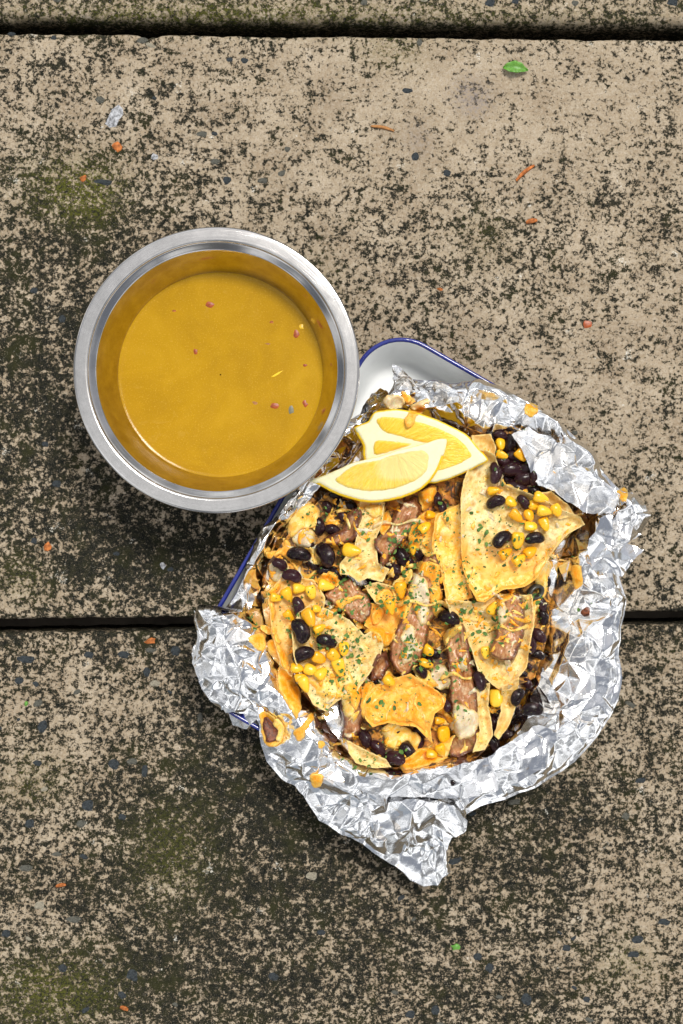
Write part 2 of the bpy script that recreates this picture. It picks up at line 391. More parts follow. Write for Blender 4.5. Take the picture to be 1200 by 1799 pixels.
def corn_mat():
    m = MT('corn_kernel_skin'); v = m.coord('Object', 1000.0); r = m.objrand()
    c = m.ramp(m.noise(v, .12, 3, .5), [(.3, (.84, .40, .006)), (.7, (.92, .57, .018))])
    c = m.mix(m.ramp(r, [(0., 0.), (.45, .6), (.5, 0.), (1., 0.)]), c, (.93, .62, .06)); c = m.mix(m.ramp(r, [(.55, 0.), (1., .6)]), c, (.80, .33, .006)); c = m.mix(m.ramp(m.noise(v, .30, 4, .7), [(.55, 0.), (.66, .6)]), c, (.80, .42, .03))
    c = m.mix(m.ramp(m.noise(v, 1.3, 3, .8), [(.67, 0.), (.72, .75)]), c, (.20, .18, .03))
    m.set('Base Color', c); m.set('Roughness', .26); m.set('Subsurface Weight', .35); m.set('Subsurface Radius', (1., .6, .1)); m.set('Subsurface Scale', .003)
    m.set('Normal', m.bump(m.noise(v, .3, 3, .6), .35, .0010))
    return m.m
def simple(name, col, rough=.5, spec=.5, bump=.3, scale=.5, var=.25, ss=0., metallic=0.):
    m = MT(name); v = m.coord('Object', 1000.0); k = m.noise(v, scale, 5, .65)
    m.set('Base Color', m.ramp(k, [(.3, tuple(c*(1-var) for c in col)), (.7, tuple(min(1, c*(1+var)) for c in col))]))
    m.set('Roughness', rough); m.set('Specular IOR Level', spec); m.set('Metallic', metallic)
    if ss: m.set('Subsurface Weight', ss); m.set('Subsurface Scale', .003); m.set('Subsurface Radius', (1., .6, .2))
    if bump: m.set('Normal', m.bump(k, bump, .0006))
    return m.m
def pulp_mat():
    m = MT('lemon_pulp'); v = m.coord('Object', 1000.0)
    cx = m.n.new('ShaderNodeCombineXYZ'); m.l.new(m.math('MULTIPLY', m.attr('ang'), 1.0), cx.inputs[0]); m.l.new(m.math('MULTIPLY', m.attr('rad'), .14), cx.inputs[1])
    k = m.noise(cx.outputs[0], 1.0, 4, .65, .5)
    c = m.ramp(k, [(.28, (.85, .48, .022)), (.5, (.90, .58, .045)), (.75, (.93, .70, .13))])
    sac = m.noise(cx.outputs[0], 2.4, 2, .5, 1.); c = m.mix(m.ramp(sac, [(.38, .55), (.5, 0.)]), c, (.80, .42, .015))
    c = m.mix(m.ramp(m.attr('rim'), [(0., .5), (.35, 0.)]), c, (.90, .80, .42))
    pm = m.ramp(m.math('ADD', m.attr('pale'), m.math('MULTIPLY', m.noise(v, .3, 4, .7), .4)), [(.5, 0.), (.85, .7)])
    c = m.mix(pm, c, (.88, .74, .34))
    m.set('Base Color', c); m.set('Roughness', .24); m.set('Subsurface Weight', .35); m.set('Subsurface Radius', (1., .7, .2)); m.set('Subsurface Scale', .004)
    m.set('Normal', m.bump(m.math('ADD', k, m.math('MULTIPLY', sac, .8)), .6, .0011))
    return m.m

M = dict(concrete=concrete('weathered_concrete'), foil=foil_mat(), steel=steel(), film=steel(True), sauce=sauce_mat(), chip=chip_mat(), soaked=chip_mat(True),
    orange=cheese_mat('melted_orange_cheese', (.92, .26, .006), (.95, .37, .014), (.94, .55, .10)),
    mixed=cheese_mat('melted_mixed_cheese', (.94, .34, .012), (.94, .55, .09), (.90, .72, .34)),
    white=cheese_mat('melted_white_cheese', (.58, .42, .20), (.68, .56, .36), (.76, .68, .50), .4),
    steak=steak_mat(), bean=bean_mat(), corn=corn_mat(), pulp=pulp_mat(),
    enamel=simple('white_enamel', (.86, .89, .90), .16, .6, .05, .03, .05),
    blue=simple('blue_enamel', (.012, .022, .20), .14, .7, .08, .1, .3),
    rind=simple('lemon_rind', (.90, .58, .01), .42, .5, .5, .9, .12, .2),
    pith=simple('lemon_pith', (.80, .74, .48), .55, .3, .25, .5, .06, .3),
    olive=simple('black_olive', (.035, .035, .028), .3, .5, .3, .4, .4),
    olive_in=simple('olive_inside', (.16, .155, .10), .4, .4, .3, .4, .3),
    burnt=simple('burnt_cheese', (.13, .032, .008), .35, .5, 1., .55, .95),
    herb=MT('dried_herb').m, leaf=simple('green_leaf', (.10, .28, .04), .4, .4, .4, .4, .25, .2),
    stonedark=simple('blue_grey_pebble', (.034, .040, .044), .9, .1, .6, 1.1, .8),
    stonemid=simple('grey_pebble', (.085, .085, .072), .9, .1, .6, 1.1, .7),
    stonepale=simple('pale_pebble', (.24, .22, .17), .9, .1, .6, 1.1, .5),
    bits=simple('orange_crumb', (.40, .13, .035), .7, .2, .6, .35, .8),
    twig=simple('brown_twig', (.36, .17, .06), .8, .2, .6, .5, .4),
    redbit=simple('red_pepper', (.30, .06, .010), .35, .4, .3, .6, .4, .2),
    whitebit=simple('white_droppings', (.33, .34, .36), .9, .1, .6, .45, .9),
    earth=simple('dark_earth', (.03, .024, .018), .95, .1, .5, .02, .5))
hm = MT('dried_green_herb'); hm.set('Base Color', hm.ramp(hm.noise(hm.coord('Object', 1000.), .35, 2, .5), [(.35, (.025, .07, .010)), (.5, (.06, .16, .018)), (.68, (.15, .25, .05))])); hm.set('Roughness', .7)
M['herb'] = hm.m

# ------------------------------------------------------------------ the setting: ground far below and three concrete slabs
g = link_mesh('ground', [(-30, -30, -.75), (30, -30, -.75), (30, 30, -.75), (-30, 30, -.75)], [(0, 1, 2, 3)], M['earth'], smooth=False)
tag(g, 'dark earth under the concrete slabs', 'ground', kind='structure')
MOTTLE = [  # px, py, radius x, radius y, strength; positive adds dark blotches, negative clears them
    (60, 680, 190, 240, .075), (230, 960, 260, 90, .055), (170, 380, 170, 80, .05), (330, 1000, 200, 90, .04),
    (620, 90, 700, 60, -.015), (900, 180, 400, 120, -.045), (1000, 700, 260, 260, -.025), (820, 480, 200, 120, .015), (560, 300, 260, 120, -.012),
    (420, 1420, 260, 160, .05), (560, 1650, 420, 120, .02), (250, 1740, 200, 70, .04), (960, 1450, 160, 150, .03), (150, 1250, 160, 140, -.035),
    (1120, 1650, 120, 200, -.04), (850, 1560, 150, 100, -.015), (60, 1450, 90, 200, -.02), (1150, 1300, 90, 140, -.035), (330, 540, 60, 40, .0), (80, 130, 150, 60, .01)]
MOSS = [(150, 345, 55, 45, 1.), (110, 320, 110, 60, .45), (620, 30, 620, 30, .4), (300, 1500, 70, 90, .5), (90, 1745, 110, 60, .8), (1100, 1690, 50, 40, .4), (60, 1370, 60, 50, .35), (690, 90, 60, 30, .4), (40, 1020, 50, 40, .35), (330, 25, 300, 22, .5), (570, 520, 30, 60, .3), (850, 420, 60, 60, .2)]
STAIN = [(825, 165, 32, 30, 1.), (840, 185, 25, 20, .6), (735, 245, 25, 30, .5), (200, 350, 12, 10, .3)]
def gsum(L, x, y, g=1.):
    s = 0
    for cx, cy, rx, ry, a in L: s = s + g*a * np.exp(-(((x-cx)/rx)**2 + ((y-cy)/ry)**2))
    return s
def slab(label, top, bot, base, fine, thick=.048, er=7., drop=.0035, sk=.9):
    """top/bot: functions px -> py of the slab's two long edges"""
    xs = np.concatenate([np.arange(-6000, -300, 400.), np.arange(-300, 1500, 5.), np.arange(1500, 7000, 400.)])
    T, Bo = top(xs), bot(xs); n = 230; rows = []
    prof = [(0, 1.), (.12, .55), (.35, .25), (.6, .08), (1., 0.), (1.6, 0.)]
    fr = np.linspace(0, 1, n)
    ys, zs, sd = [], [], []
    jit = lambda e, seed: (fbm(xs, xs*0+e, 26., seed, 4) - .5) * 5 + np.clip(vn(xs, xs*0+e, 13., seed+5)-.72, 0, 1)*np.where(seed == 11, 8, -8)
    e0, e1 = T + jit(3, 11), Bo + jit(9, 12)
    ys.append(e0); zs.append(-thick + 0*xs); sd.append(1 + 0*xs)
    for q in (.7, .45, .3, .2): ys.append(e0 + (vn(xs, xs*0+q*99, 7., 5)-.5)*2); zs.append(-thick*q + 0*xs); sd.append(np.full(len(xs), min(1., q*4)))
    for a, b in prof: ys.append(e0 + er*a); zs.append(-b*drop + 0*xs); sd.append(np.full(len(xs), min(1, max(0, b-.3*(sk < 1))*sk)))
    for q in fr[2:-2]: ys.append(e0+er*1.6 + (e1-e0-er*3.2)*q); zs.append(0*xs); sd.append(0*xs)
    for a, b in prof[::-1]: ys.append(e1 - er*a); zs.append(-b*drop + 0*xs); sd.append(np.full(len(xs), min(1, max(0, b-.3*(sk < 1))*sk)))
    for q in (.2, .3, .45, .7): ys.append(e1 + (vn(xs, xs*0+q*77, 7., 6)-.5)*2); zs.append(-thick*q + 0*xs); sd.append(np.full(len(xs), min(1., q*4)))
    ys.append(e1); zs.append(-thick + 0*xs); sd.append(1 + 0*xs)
    Y = np.array(ys); Z = np.array(zs); X = np.tile(xs, (len(ys), 1)); SD = np.array(sd)
    top_m = (SD == 0)
    Z = Z - top_m * np.clip(fbm(X, Y, 14., 31, 3) - .52, 0, 1) * .0022 - (1-top_m)*(Z > -.004) * np.clip(vn(X, Y, 16., 8) - .45, 0, 1) * .004
    V = np.stack([X*S, -(Y-899.5)*S, Z], -1); V[..., 0] -= 600*S
    nr, nc = X.shape; idx = np.arange(nr*nc).reshape(nr, nc)
    F = np.stack([idx[:-1, :-1].ravel(), idx[1:, :-1].ravel(), idx[1:, 1:].ravel(), idx[:-1, 1:].ravel()], 1)
    x, y = X.ravel(), Y.ravel()
    edge = np.minimum(np.abs(Y-e0), np.abs(Y-e1)).ravel()
    gr = base - .004 + gsum(MOTTLE, x, y, 1.1) + .03*np.exp(-edge/16.)
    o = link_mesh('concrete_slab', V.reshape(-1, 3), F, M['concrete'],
        attrs=dict(mottle=gr, moss=np.clip(gsum(MOSS, x, y), 0, 1), fine=np.full(len(x), fine), side=SD.ravel(), stain=np.clip(gsum(STAIN, x, y), 0, 1)))
    tag(o, label, 'concrete slab', kind='structure')
    return o
notch = lambda x: 7*np.exp(-((x-262)/17.)**2) - 5*np.exp(-((x-268)/6.)**2)
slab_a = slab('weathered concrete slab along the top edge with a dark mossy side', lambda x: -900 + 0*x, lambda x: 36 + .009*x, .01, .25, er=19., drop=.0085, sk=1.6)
slab_b = slab('wide tan concrete slab under the bowl darker at left', lambda x: 57 + .010*x + notch(x), lambda x: 1088 - .011*x, .0, .0)
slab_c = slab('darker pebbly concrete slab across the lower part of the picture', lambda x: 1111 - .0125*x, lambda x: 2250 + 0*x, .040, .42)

# pebbles of aggregate showing in the slabs
def pebble_proto(k):
    r = random.Random(k); nu, nv = 12, 5; vs = [(0, 0, 1.)]; fs = []
    rad = [1 + r.uniform(-.16, .16) for _ in range(nu)]
    for j in range(1, nv):
        ph = j / (nv-1) * math.pi/2
        for i in range(nu):
            a = i/nu*2*math.pi; q = rad[i]*math.sin(ph)
            vs.append((q*math.cos(a), q*math.sin(a), math.cos(ph)))
    for i in range(nu): fs.append((0, 1+i, 1+(i+1) % nu))
    for j in range(nv-2):
        for i in range(nu):
            a = 1+j*nu+i; b = 1+j*nu+(i+1) % nu; fs.append((a, a+nu, b+nu, b))
    return vs, fs
PM = []
for k in range(5):
    vs, fs = pebble_proto(k)
    for mn in ('stonedark', 'stonemid', 'stonepale'):
        me = bpy.data.meshes.new('pebble'); me.from_pydata([(a*.003, b*.003, c*.003) for a, b, c in vs], [], fs); me.materials.append(M[mn]); me.polygons.foreach_set('use_smooth', [True]*len(fs)); PM.append(me)
def pebble(sl, px, py, w, h, ang, kind):
    o = bpy.data.objects.new('pebble', PM[rng.randrange(5)*3+kind]); C.objects.link(o); o.parent = sl
    o.location = W(px, py, -.0006); o.scale = (w*.5*S/.003, h*.5*S/.003, .0009/.003); o.rotation_euler = (0, 0, -R(ang))
spots = []
for t in [(46,1158,34,18,0,0),(157,1150,22,14,5,0),(273,1200,24,14,0,2),(308,1144,18,20,60,0),(258,1180,16,24,0,0),(75,1277,18,30,10,0),(33,1196,18,14,0,0),(265,1142,20,10,0,1),
          (233,1337,26,16,0,1),(200,1342,20,24,0,0),(255,1354,14,32,8,0),(155,1415,26,26,0,0),(142,1447,20,18,0,1),(52,1447,22,20,-20,0),(232,1712,28,26,0,0),(215,1435,20,14,0,0),
          (130,1615,30,16,0,1),(70,1590,22,20,0,2),(44,1525,26,14,0,1),(100,1500,22,10,0,1),(10,1640,20,16,0,0),(110,1700,18,16,0,0),(352,1260,12,24,0,1),(218,1150,24,14,0,0),
          (860,1700,20,22,20,0),(840,1680,16,16,0,0),(925,1755,22,24,0,0),(765,1775,18,20,0,0),(1120,1650,26,20,0,0),(995,1665,22,16,0,0),(1030,1755,16,14,0,0),(720,1782,20,16,0,0),(480,1715,20,16,0,0)]:
    pebble(slab_c, *t); spots.append((t[0], t[1]))
for _ in range(55):
    px, py = rng.uniform(-40, 1240), rng.uniform(1130, 1830)
    if any(abs(px-a) < 18 and abs(py-b) < 16 for a, b in spots): continue
    spots.append((px, py)); w = rng.uniform(9, 22)
    pebble(slab_c, px, py, w*rng.uniform(1, 1.4), w*rng.uniform(.6, .9), rng.uniform(-40, 40), rng.choice([0, 0, 0, 0, 1, 1, 1, 1, 2]))
for t in [(404,105,16,12,0,0),(430,107,16,14,0,0),(355,236,26,14,0,1),(378,284,22,14,0,1),(398,317,16,18,0,0),(462,317,20,12,0,1),(495,305,18,14,-30,1),(180,320,40,12,5,0),(250,72,20,14,0,1),
          (264,80,22,10,20,2),(95,67,14,10,0,0),(737,75,12,16,0,1),(785,305,18,14,0,0),(715,160,22,12,0,0),(730,275,18,22,0,0),(80,780,14,12,0,0),(60,510,16,14,0,0),(110,560,14,20,0,0),(20,60,14,8,0,0),
          (176,175,18,14,0,1),(505,262,14,12,0,1),(1010,760,12,10,0,1),(100,850,18,14,0,0),(60,950,16,14,0,0),(300,1000,16,12,0,0)]:
    pebble(slab_b, *t)
for _ in range(6):
    px, py = rng.choice([rng.uniform(-40, 350), rng.uniform(-40, 1240)]), rng.uniform(90, 1060); w = rng.uniform(8, 14)
    pebble(slab_b, px, py, w*1.2, w*.8, rng.uniform(-50, 50), rng.choice([0, 0, 1]))
for px, py, w, h, k in [(228,5,12,16,1),(440,6,20,16,0),(470,3,20,14,0),(860,20,22,16,0),(905,16,18,16,0),(1180,18,24,18,0),(640,18,16,14,1),(745,12,18,12,2),(385,2,26,12,0),(1010,20,16,14,1),(100,12,18,12,1),(560,5,16,12,1),(310,10,14,12,0),(1090,8,18,14,1)]:
    pebble(slab_a, px, py-14, w, h, 0, k)

# ------------------------------------------------------------------ steel bowl and sauce
def lathe(name, prof, mat, parent, n=160, brush=None):
    P = np.array(prof); th = np.linspace(0, 2*math.pi, n, endpoint=False); m = len(P)
    V = np.stack([P[:, 0][:, None]*np.cos(th), P[:, 0][:, None]*np.sin(th), np.repeat(P[:, 1][:, None], n, 1)], -1).reshape(-1, 3)
    idx = np.arange(m*n).reshape(m, n); nx = np.roll(idx, -1, 1)
    F = np.stack([idx[:-1].ravel(), idx[1:].ravel(), nx[1:].ravel(), nx[:-1].ravel()], 1)
    at = dict(brush=np.repeat(np.array(brush if brush is not None else [0.]*m), n))
    return link_mesh(name, V, F, mat, parent, attrs=at)
def spl(pts, k=6):
    P = np.array(pts, float); out = []
    for i in range(len(P)-1):
        p0, p1, p2, p3 = P[max(i-1, 0)], P[i], P[i+1], P[min(i+2, len(P)-1)]
        for j in range(k):
            t = j/k; out.append(.5*((2*p1)+(-p0+p2)*t+(2*p0-5*p1+4*p2-p3)*t*t+(-p0+3*p1-3*p2+p3)*t**3))
    out.append(P[-1]); return out
bx, by, _ = W(380.0, 650.0, .070)
bowl = empty('steel_bowl', (bx, by, 0)); tag(bowl, 'round stainless steel bowl with a wide rolled rim standing on concrete', 'bowl')
kk = S*(D-.07)/D
r_out, r_lip, r_in = 252*kk, 222*kk, 213*kk
outer = spl([(.0001, .0012), (.030, .0012), (.046, .004), (.0525, .012), (.0555, .028), (.0575, .043), (.0625, .060), (.0654, .0664)])
lathe('bowl_body', outer, M['steel'], bowl, brush=[.3]*len(outer))
inn = spl([(.0649, .0664), (.0640, .0645), (.0610, .057), (.0567, .043), (.054, .028), (.051, .014), (.045, .006), (.028, .0035), (.0001, .0034)])
lathe('bowl_wall', inn[::-1], M['film'], bowl, brush=[.3]*len(inn))
rim = spl([(.0648, .0662), (.0652, .0670), (.0662, .0676), (.0680, .0686), (.0688, .0690), (.0692, .0698), (.0700, .0702), (.0710, .07025), (.0735, .07025), (.0758, .0702), (.0767, .0699), (.0771, .0692), (.0770, .0680), (.0762, .0676), (.0754, .0680)], 5)
lathe('rim', rim[::-1], M['steel'], bowl, brush=[1. if .0688 < p[0] < .0758 and p[1] > .068 else .25 for p in rim[::-1]])
sz = .043
sxc, syc = bx, by
sauce = empty('sauce', (bx, by, sz)); tag(sauce, 'golden yellow green sauce with red flecks filling the steel bowl', 'sauce')
rr = np.concatenate([np.linspace(.0004, .0545, 40), [.0552, .0558, .0564, .0572]]); th = np.linspace(0, 2*math.pi, 140, endpoint=False)
zz = np.where(rr > .0545, ((rr-.0545)/.00205)**2*.00035, 0.)
V = np.stack([rr[:, None]*np.cos(th), rr[:, None]*np.sin(th), np.repeat(zz[:, None], 140, 1)], -1)
V[..., 2] += (fbm(V[..., 0]*1000+300, V[..., 1]*1000+300, 9., 4, 3)-.5)*.0003
idx = np.arange(V.shape[0]*140).reshape(-1, 140); nx = np.roll(idx, -1, 1)
F = np.stack([idx[:-1].ravel(), idx[1:].ravel(), nx[1:].ravel(), nx[:-1].ravel()], 1)
link_mesh('surface', V.reshape(-1, 3), F, M['sauce'], sauce)
def fleck(name, px, py, z, L, w, mat, parent=None, h=.0006, seed=0, ang=0):
    r = random.Random(seed); n = 9; vs = []; fs = []
    x, y, _ = W(px, py, z)
    for lv, sc in ((0, 1.), (1, .75)):
        for i in range(n):
            a = i/n*2*math.pi; q = sc*(1+random.Random(seed*13+i).uniform(-.35, .35))
            ux, uy = q*L*.5*math.cos(a), q*w*.5*math.sin(a); c, s_ = math.cos(-R(ang)), math.sin(-R(ang))
            vs.append(((ux*c-uy*s_)*S, (ux*s_+uy*c)*S, h*lv + (r.uniform(-.2, .2)*h if lv else 0)))
    vs.append((0, 0, h*1.25))
    for i in range(n): fs.append((i, (i+1) % n, n+(i+1) % n, n+i)); fs.append((n+i, n+(i+1) % n, 2*n))
    o = link_mesh(name, vs, fs, mat); o.location = (x, y, z)
    if parent: adopt(o, parent)
    return o
for k, (px, py, L, w, mt) in enumerate([(370,535,18,13,'redbit'),(481,713,17,12,'redbit'),(344,618,9,12,'redbit'),(521,588,12,18,'redbit'),(536,710,11,14,'redbit'),(306,546,9,5,'bits'),(536,642,8,6,'redbit'),
        (477,566,9,6,'bits'),(529,574,11,11,'corn'),(448,708,10,9,'pith'),(512,720,12,16,'leaf'),(487,657,24,4,'rind'),(470,604,10,4,'pith')]):
    o = fleck('pepper_fleck' if mt in ('redbit', 'bits') else 'pulp_fleck', px, py, sz-.0002, L, w, M[{'leaf': 'olive_in', 'pith': 'twig'}.get(mt, mt)], sauce, .00028, 50+k, -30 if mt == 'rind' else 0)

# ------------------------------------------------------------------ enamel tray
TZ = .032
A0 = np.array([673., 562.]); U = np.array([.866, .5]); Vv = np.array([-.5, .866]); TW, TL, TR = 428., 734., 86.
def rrect(inset, z, rad, n=10):
    pts = []
    cs = [(0, 0, 180), (TW, 0, 270), (TW, TL, 0), (0, TL, 90)]
    for cu, cv, a0 in cs:
        cu2 = inset+rad if cu == 0 else TW-inset-rad; cv2 = inset+rad if cv == 0 else TL-inset-rad
        rd = rad
        if cu == 0 and cv > 0: rd = rad + 34; cu2 += 34; cv2 -= 34
        for i in range(n+1):
            a = R(a0 + 90*i/n); p = A0 + U*(cu2+rd*math.cos(a)) + Vv*(cv2+rd*math.sin(a)); pts.append(p)
    return np.array(pts)
def ring_world(inset, z, rad):
    """true rectangle at rim scale, so walls taper as they do in the metal"""
    p = rrect(inset, z, rad); k = S*(D-TZ)/D
    return np.stack([(p[:, 0]-600)*k, -(p[:, 1]-899.5)*k, np.full(len(p), z)], 1)
tray = empty('enamel_tray', (W(736, 1000, TZ)[0], W(736, 1000, TZ)[1], 0)); tag(tray, 'white enamel tray with dark blue rim holding the foil parcel', 'tray')
def ringmesh(name, rings, mat, cap=False):
    m = len(rings); n = len(rings[0]); V = np.concatenate(rings); idx = np.arange(m*n).reshape(m, n); nx = np.roll(idx, -1, 1)
    F = [tuple(f) for f in np.stack([idx[:-1].ravel(), nx[:-1].ravel(), nx[1:].ravel(), idx[1:].ravel()], 1).tolist()]
    if cap: F.append(tuple(idx[-1].tolist()))
    o = link_mesh(name, V - np.array([[*tray.location]]), F, mat, tray); return o
sec = spl([(5, TZ-.0002), (7, TZ-.0026), (13, TZ-.009), (20, TZ-.017), (28, .0085), (38, .0052), (56, .0042), (75, .0040)], 3)
ringmesh('tray_pan', [ring_world(a, z, max(TR-a*.55, 30)) for a, z in sec], M['enamel'], True)
sec = spl([(1, TZ-.0016), (4, TZ-.006), (12, TZ-.015), (24, .006), (36, .0028), (60, .0022)], 3)
ringmesh('tray_underside', [ring_world(a, z, max(TR-a*.55, 30)) for a, z in sec][::1], M['blue'], True)
ringmesh('tray_rim', [ring_world(3+3.9*math.cos(a), TZ+.0013*math.sin(a)-.0004, TR-3-3.9*math.cos(a)) for a in np.linspace(0, 2*math.pi, 11)], M['blue'])

# ------------------------------------------------------------------ aluminium foil
OUT = [(693,662),(720,664),(760,668),(790,674),(812,671),(850,669),(880,680),(935,710),(985,741),(1014,768),(1042,795),(1062,830),(1095,862),(1122,872),(1141,905),(1127,938),(1098,952),(1108,975),(1092,1008),(1101,1049),(1096,1080),(1090,1100),(1088,1150),(1093,1190),(1088,1230),(1065,1265),(1050,1290),(1010,1338),(955,1373),(900,1398),(845,1416),(818,1432),(820,1452),(790,1472),(782,1500),(788,1532),(768,1554),(745,1556),(722,1543),(680,1510),(640,1482),(600,1464),(560,1442),(533,1402),(520,1380),(495,1366),(470,1340),(460,1310),(456,1275),(444,1256),(400,1248),(375,1235),(355,1210),(344,1180),(340,1150),(345,1120),(339,1090),(344,1074),(366,1082),(388,1084),(402,1060),(425,1015),(452,965),(480,915),(500,880),(518,862),(540,830),(570,790),(602,752),(636,722),(660,690),(680,686)]
INN = [(690,728),(760,735),(820,752),(850,772),(895,762),(925,790),(945,850),(975,872),(1005,890),(1024,912),(1012,935),(990,985),(978,1040),(962,1080),(968,1120),(955,1165),(930,1205),(905,1262),(880,1300),(862,1322),(800,1336),(740,1345),(690,1352),(640,1345),(600,1322),(572,1285),(548,1250),(520,1210),(494,1160),(472,1110),(458,1060),(455,1020),(470,980),(500,950),(532,915),(560,880),(590,845),(620,790),(650,750)]
FC = np.array([735., 1060.])
def radial(poly, th):
    P = np.array(poly, float) - FC; Q = np.roll(P, -1, 0); out = np.zeros(len(th))
    for i, t in enumerate(th):
        d = np.array([math.cos(t), math.sin(t)]); e = Q - P
        den = d[0]*e[:, 1] - d[1]*e[:, 0]; den = np.where(np.abs(den) < 1e-9, 1e-9, den)
        s = (P[:, 0]*e[:, 1] - P[:, 1]*e[:, 0]) / den; u = (P[:, 0]*d[1] - P[:, 1]*d[0]) / den
        ok = (u >= -1e-6) & (u <= 1+1e-6) & (s > 0); out[i] = s[ok].max() if ok.any() else 300
    return out
NT, NR = 1400, 210
th = np.linspace(0, 2*math.pi, NT, endpoint=False)
ro = radial(OUT, th); ri = radial(INN, th)
ri = np.convolve(np.concatenate([ri[-8:], ri, ri[:8]]), np.ones(17)/17, 'valid')
wave = (fbm(np.cos(th)*60+200, np.sin(th)*60+200, 17., 3, 2)-.5)*1.5
tab = np.array([  # deg, crest fraction, crest z, outer z, mid sag
    (0, .82, .049, .044), (30, .74, .050, .042), (60, .35, .053, .038), (90, .12, .053, .036), (120, .2, .050, .036), (140, .35, .047, .036), (158, .5, .047, .036),
    (172, .62, .047, .036), (190, .72, .044, .036), (215, .75, .046, .041), (240, .7, .046, .040), (265, .55, .046, .037), (285, .75, .047, .040), (300, .9, .049, .046), (320, .9, .056, .050), (340, .82, .053, .046), (360, .82, .049, .044)])
deg = np.degrees(th)
cf_ = np.interp(deg, tab[:, 0], tab[:, 1]); zc_ = np.interp(deg, tab[:, 0], tab[:, 2]); zo_ = np.interp(deg, tab[:, 0], tab[:, 3])
tail = np.exp(-((deg-87)/9.)**2); zo_ = zo_ - .014*tail
cf_ = np.clip(cf_ + wave*.18, .08, .93)
zc_ = zc_ + wave*.006
t = np.linspace(0, 1, NR)
RR = np.empty((NR, NT)); ZZ = np.empty((NR, NT))
for i in range(NT):
    rc = ri[i] + (ro[i]-ri[i])*cf_[i]
    kr = [ri[i]*.02, ri[i]*.97, ri[i] + (rc-ri[i])*.35, rc, rc + (ro[i]-rc)*.5, ro[i]]
    kz = [.029, .0335, .0345+(zc_[i]-.0345)*.62, zc_[i], (zc_[i]+zo_[i])*.5+.001, zo_[i]]
    kt = [0, .16, .34, .56, .78, 1.]
    RR[:, i] = np.interp(t, kt, kr); ZZ[:, i] = np.interp(t, kt, kz)
# soften the knots a little along t
for _ in range(5):
    ZZ[1:-1] = (ZZ[:-2]+ZZ[1:-1]*2+ZZ[2:])/4; RR[1:-1] = (RR[:-2]+RR[1:-1]*2+RR[2:])/4
def foil_part(name, px, py, z, arc, F, seed, amp, grease, parent, cells=(.020, .0085, .0045), amps=(.0080, .0042, .0007), th_=None):
    """displace a foil sheet along its normal by facets; arc = unrolled metric coordinates"""
    X, Y, Z = W(px, py, z); Pn = np.stack([X, Y, Z], -1)
    if Pn.ndim == 3:
        du = np.roll(Pn, -1, 1) - np.roll(Pn, 1, 1); dv = np.gradient(Pn, axis=0); Nn = np.cross(dv, du)
    else:
        Nn = np.zeros_like(Pn); Nn[:, 2] = 1
        gx = np.cross(Pn[F[:, 1]]-Pn[F[:, 0]], Pn[F[:, 2]]-Pn[F[:, 0]])
        for k in range(3): np.add.at(Nn, F[:, k], gx)
    Nn /= np.linalg.norm(Nn, axis=-1, keepdims=True)+1e-12
    Nn = np.where(Nn[..., 2:3] < 0, -Nn, Nn)
    ax, ay = arc
    h = crumple(ax, ay, cells, amps, seed)
    sh = tin_eval(ax, ay, .0085, 23)*.0034
    P2 = Pn + Nn*(h*amp)[..., None]
    P2[..., 0] += sh*amp; P2[..., 1] += tin_eval(-ay, ax, .0085, 23)*.0034*amp
    P2[..., 2] = np.maximum(P2[..., 2], .0015)
    return link_mesh(name, P2.reshape(-1, 3) - np.array([[*parent.location]]), F, M['foil'], parent, attrs=dict(grease=np.broadcast_to(grease, px.shape).ravel())), P2
foil = empty('aluminium_foil', (W(735, 1060, .03)[0], W(735, 1060, .03)[1], .0)); tag(foil, 'crumpled aluminium foil parcel opened around the nachos in the tray', 'foil')
px = FC[0] + RR*np.cos(th); py = FC[1] + RR*np.sin(th)
seg = np.sqrt((np.diff(RR, axis=0)*S)**2 + np.diff(ZZ, axis=0)**2); AL = np.concatenate([np.zeros((1, NT)), np.cumsum(seg, 0)], 0) + (ri*.02*S)[None]
# crumple strength: smoother on the upper right wall, rough on the lower left lobe and right flange
sm = np.exp(-((deg-302)/26.)**2); amp = 1.0 - .45*sm[None]*np.clip((t[:, None]-.35)*2, 0, 1)
amp = amp*np.clip(.05 + t[:, None]*2.4, .1, 1.)
edge_f = np.clip((1-t[:, None])*12, .35, 1); amp = amp*edge_f
grease = np.clip(1.15 - t[:, None]*2.0 + 0*th[None], 0, 1)*.45 + .25*np.exp(-((deg-215)/30.)**2)[None]*(1+0*t[:, None])
idx = np.arange(NR*NT).reshape(NR, NT); nx = np.roll(idx, -1, 1)
FF = np.stack([idx[:-1].ravel(), nx[:-1].ravel(), nx[1:].ravel(), idx[1:].ravel()], 1)
_, FP = foil_part('foil_sheet', px, py, ZZ, (AL*np.cos(th), AL*np.sin(th)), FF, 3, amp, np.clip(grease, 0, 1), foil)
# record the foil in the height map
fz = FP[..., 2]; fpx = FP[..., 0]/(S*(D-fz)/D)+600; fpy = 899.5-FP[..., 1]/(S*(D-fz)/D)
hsplat(fpx.ravel(), fpy.ravel(), fz.ravel())

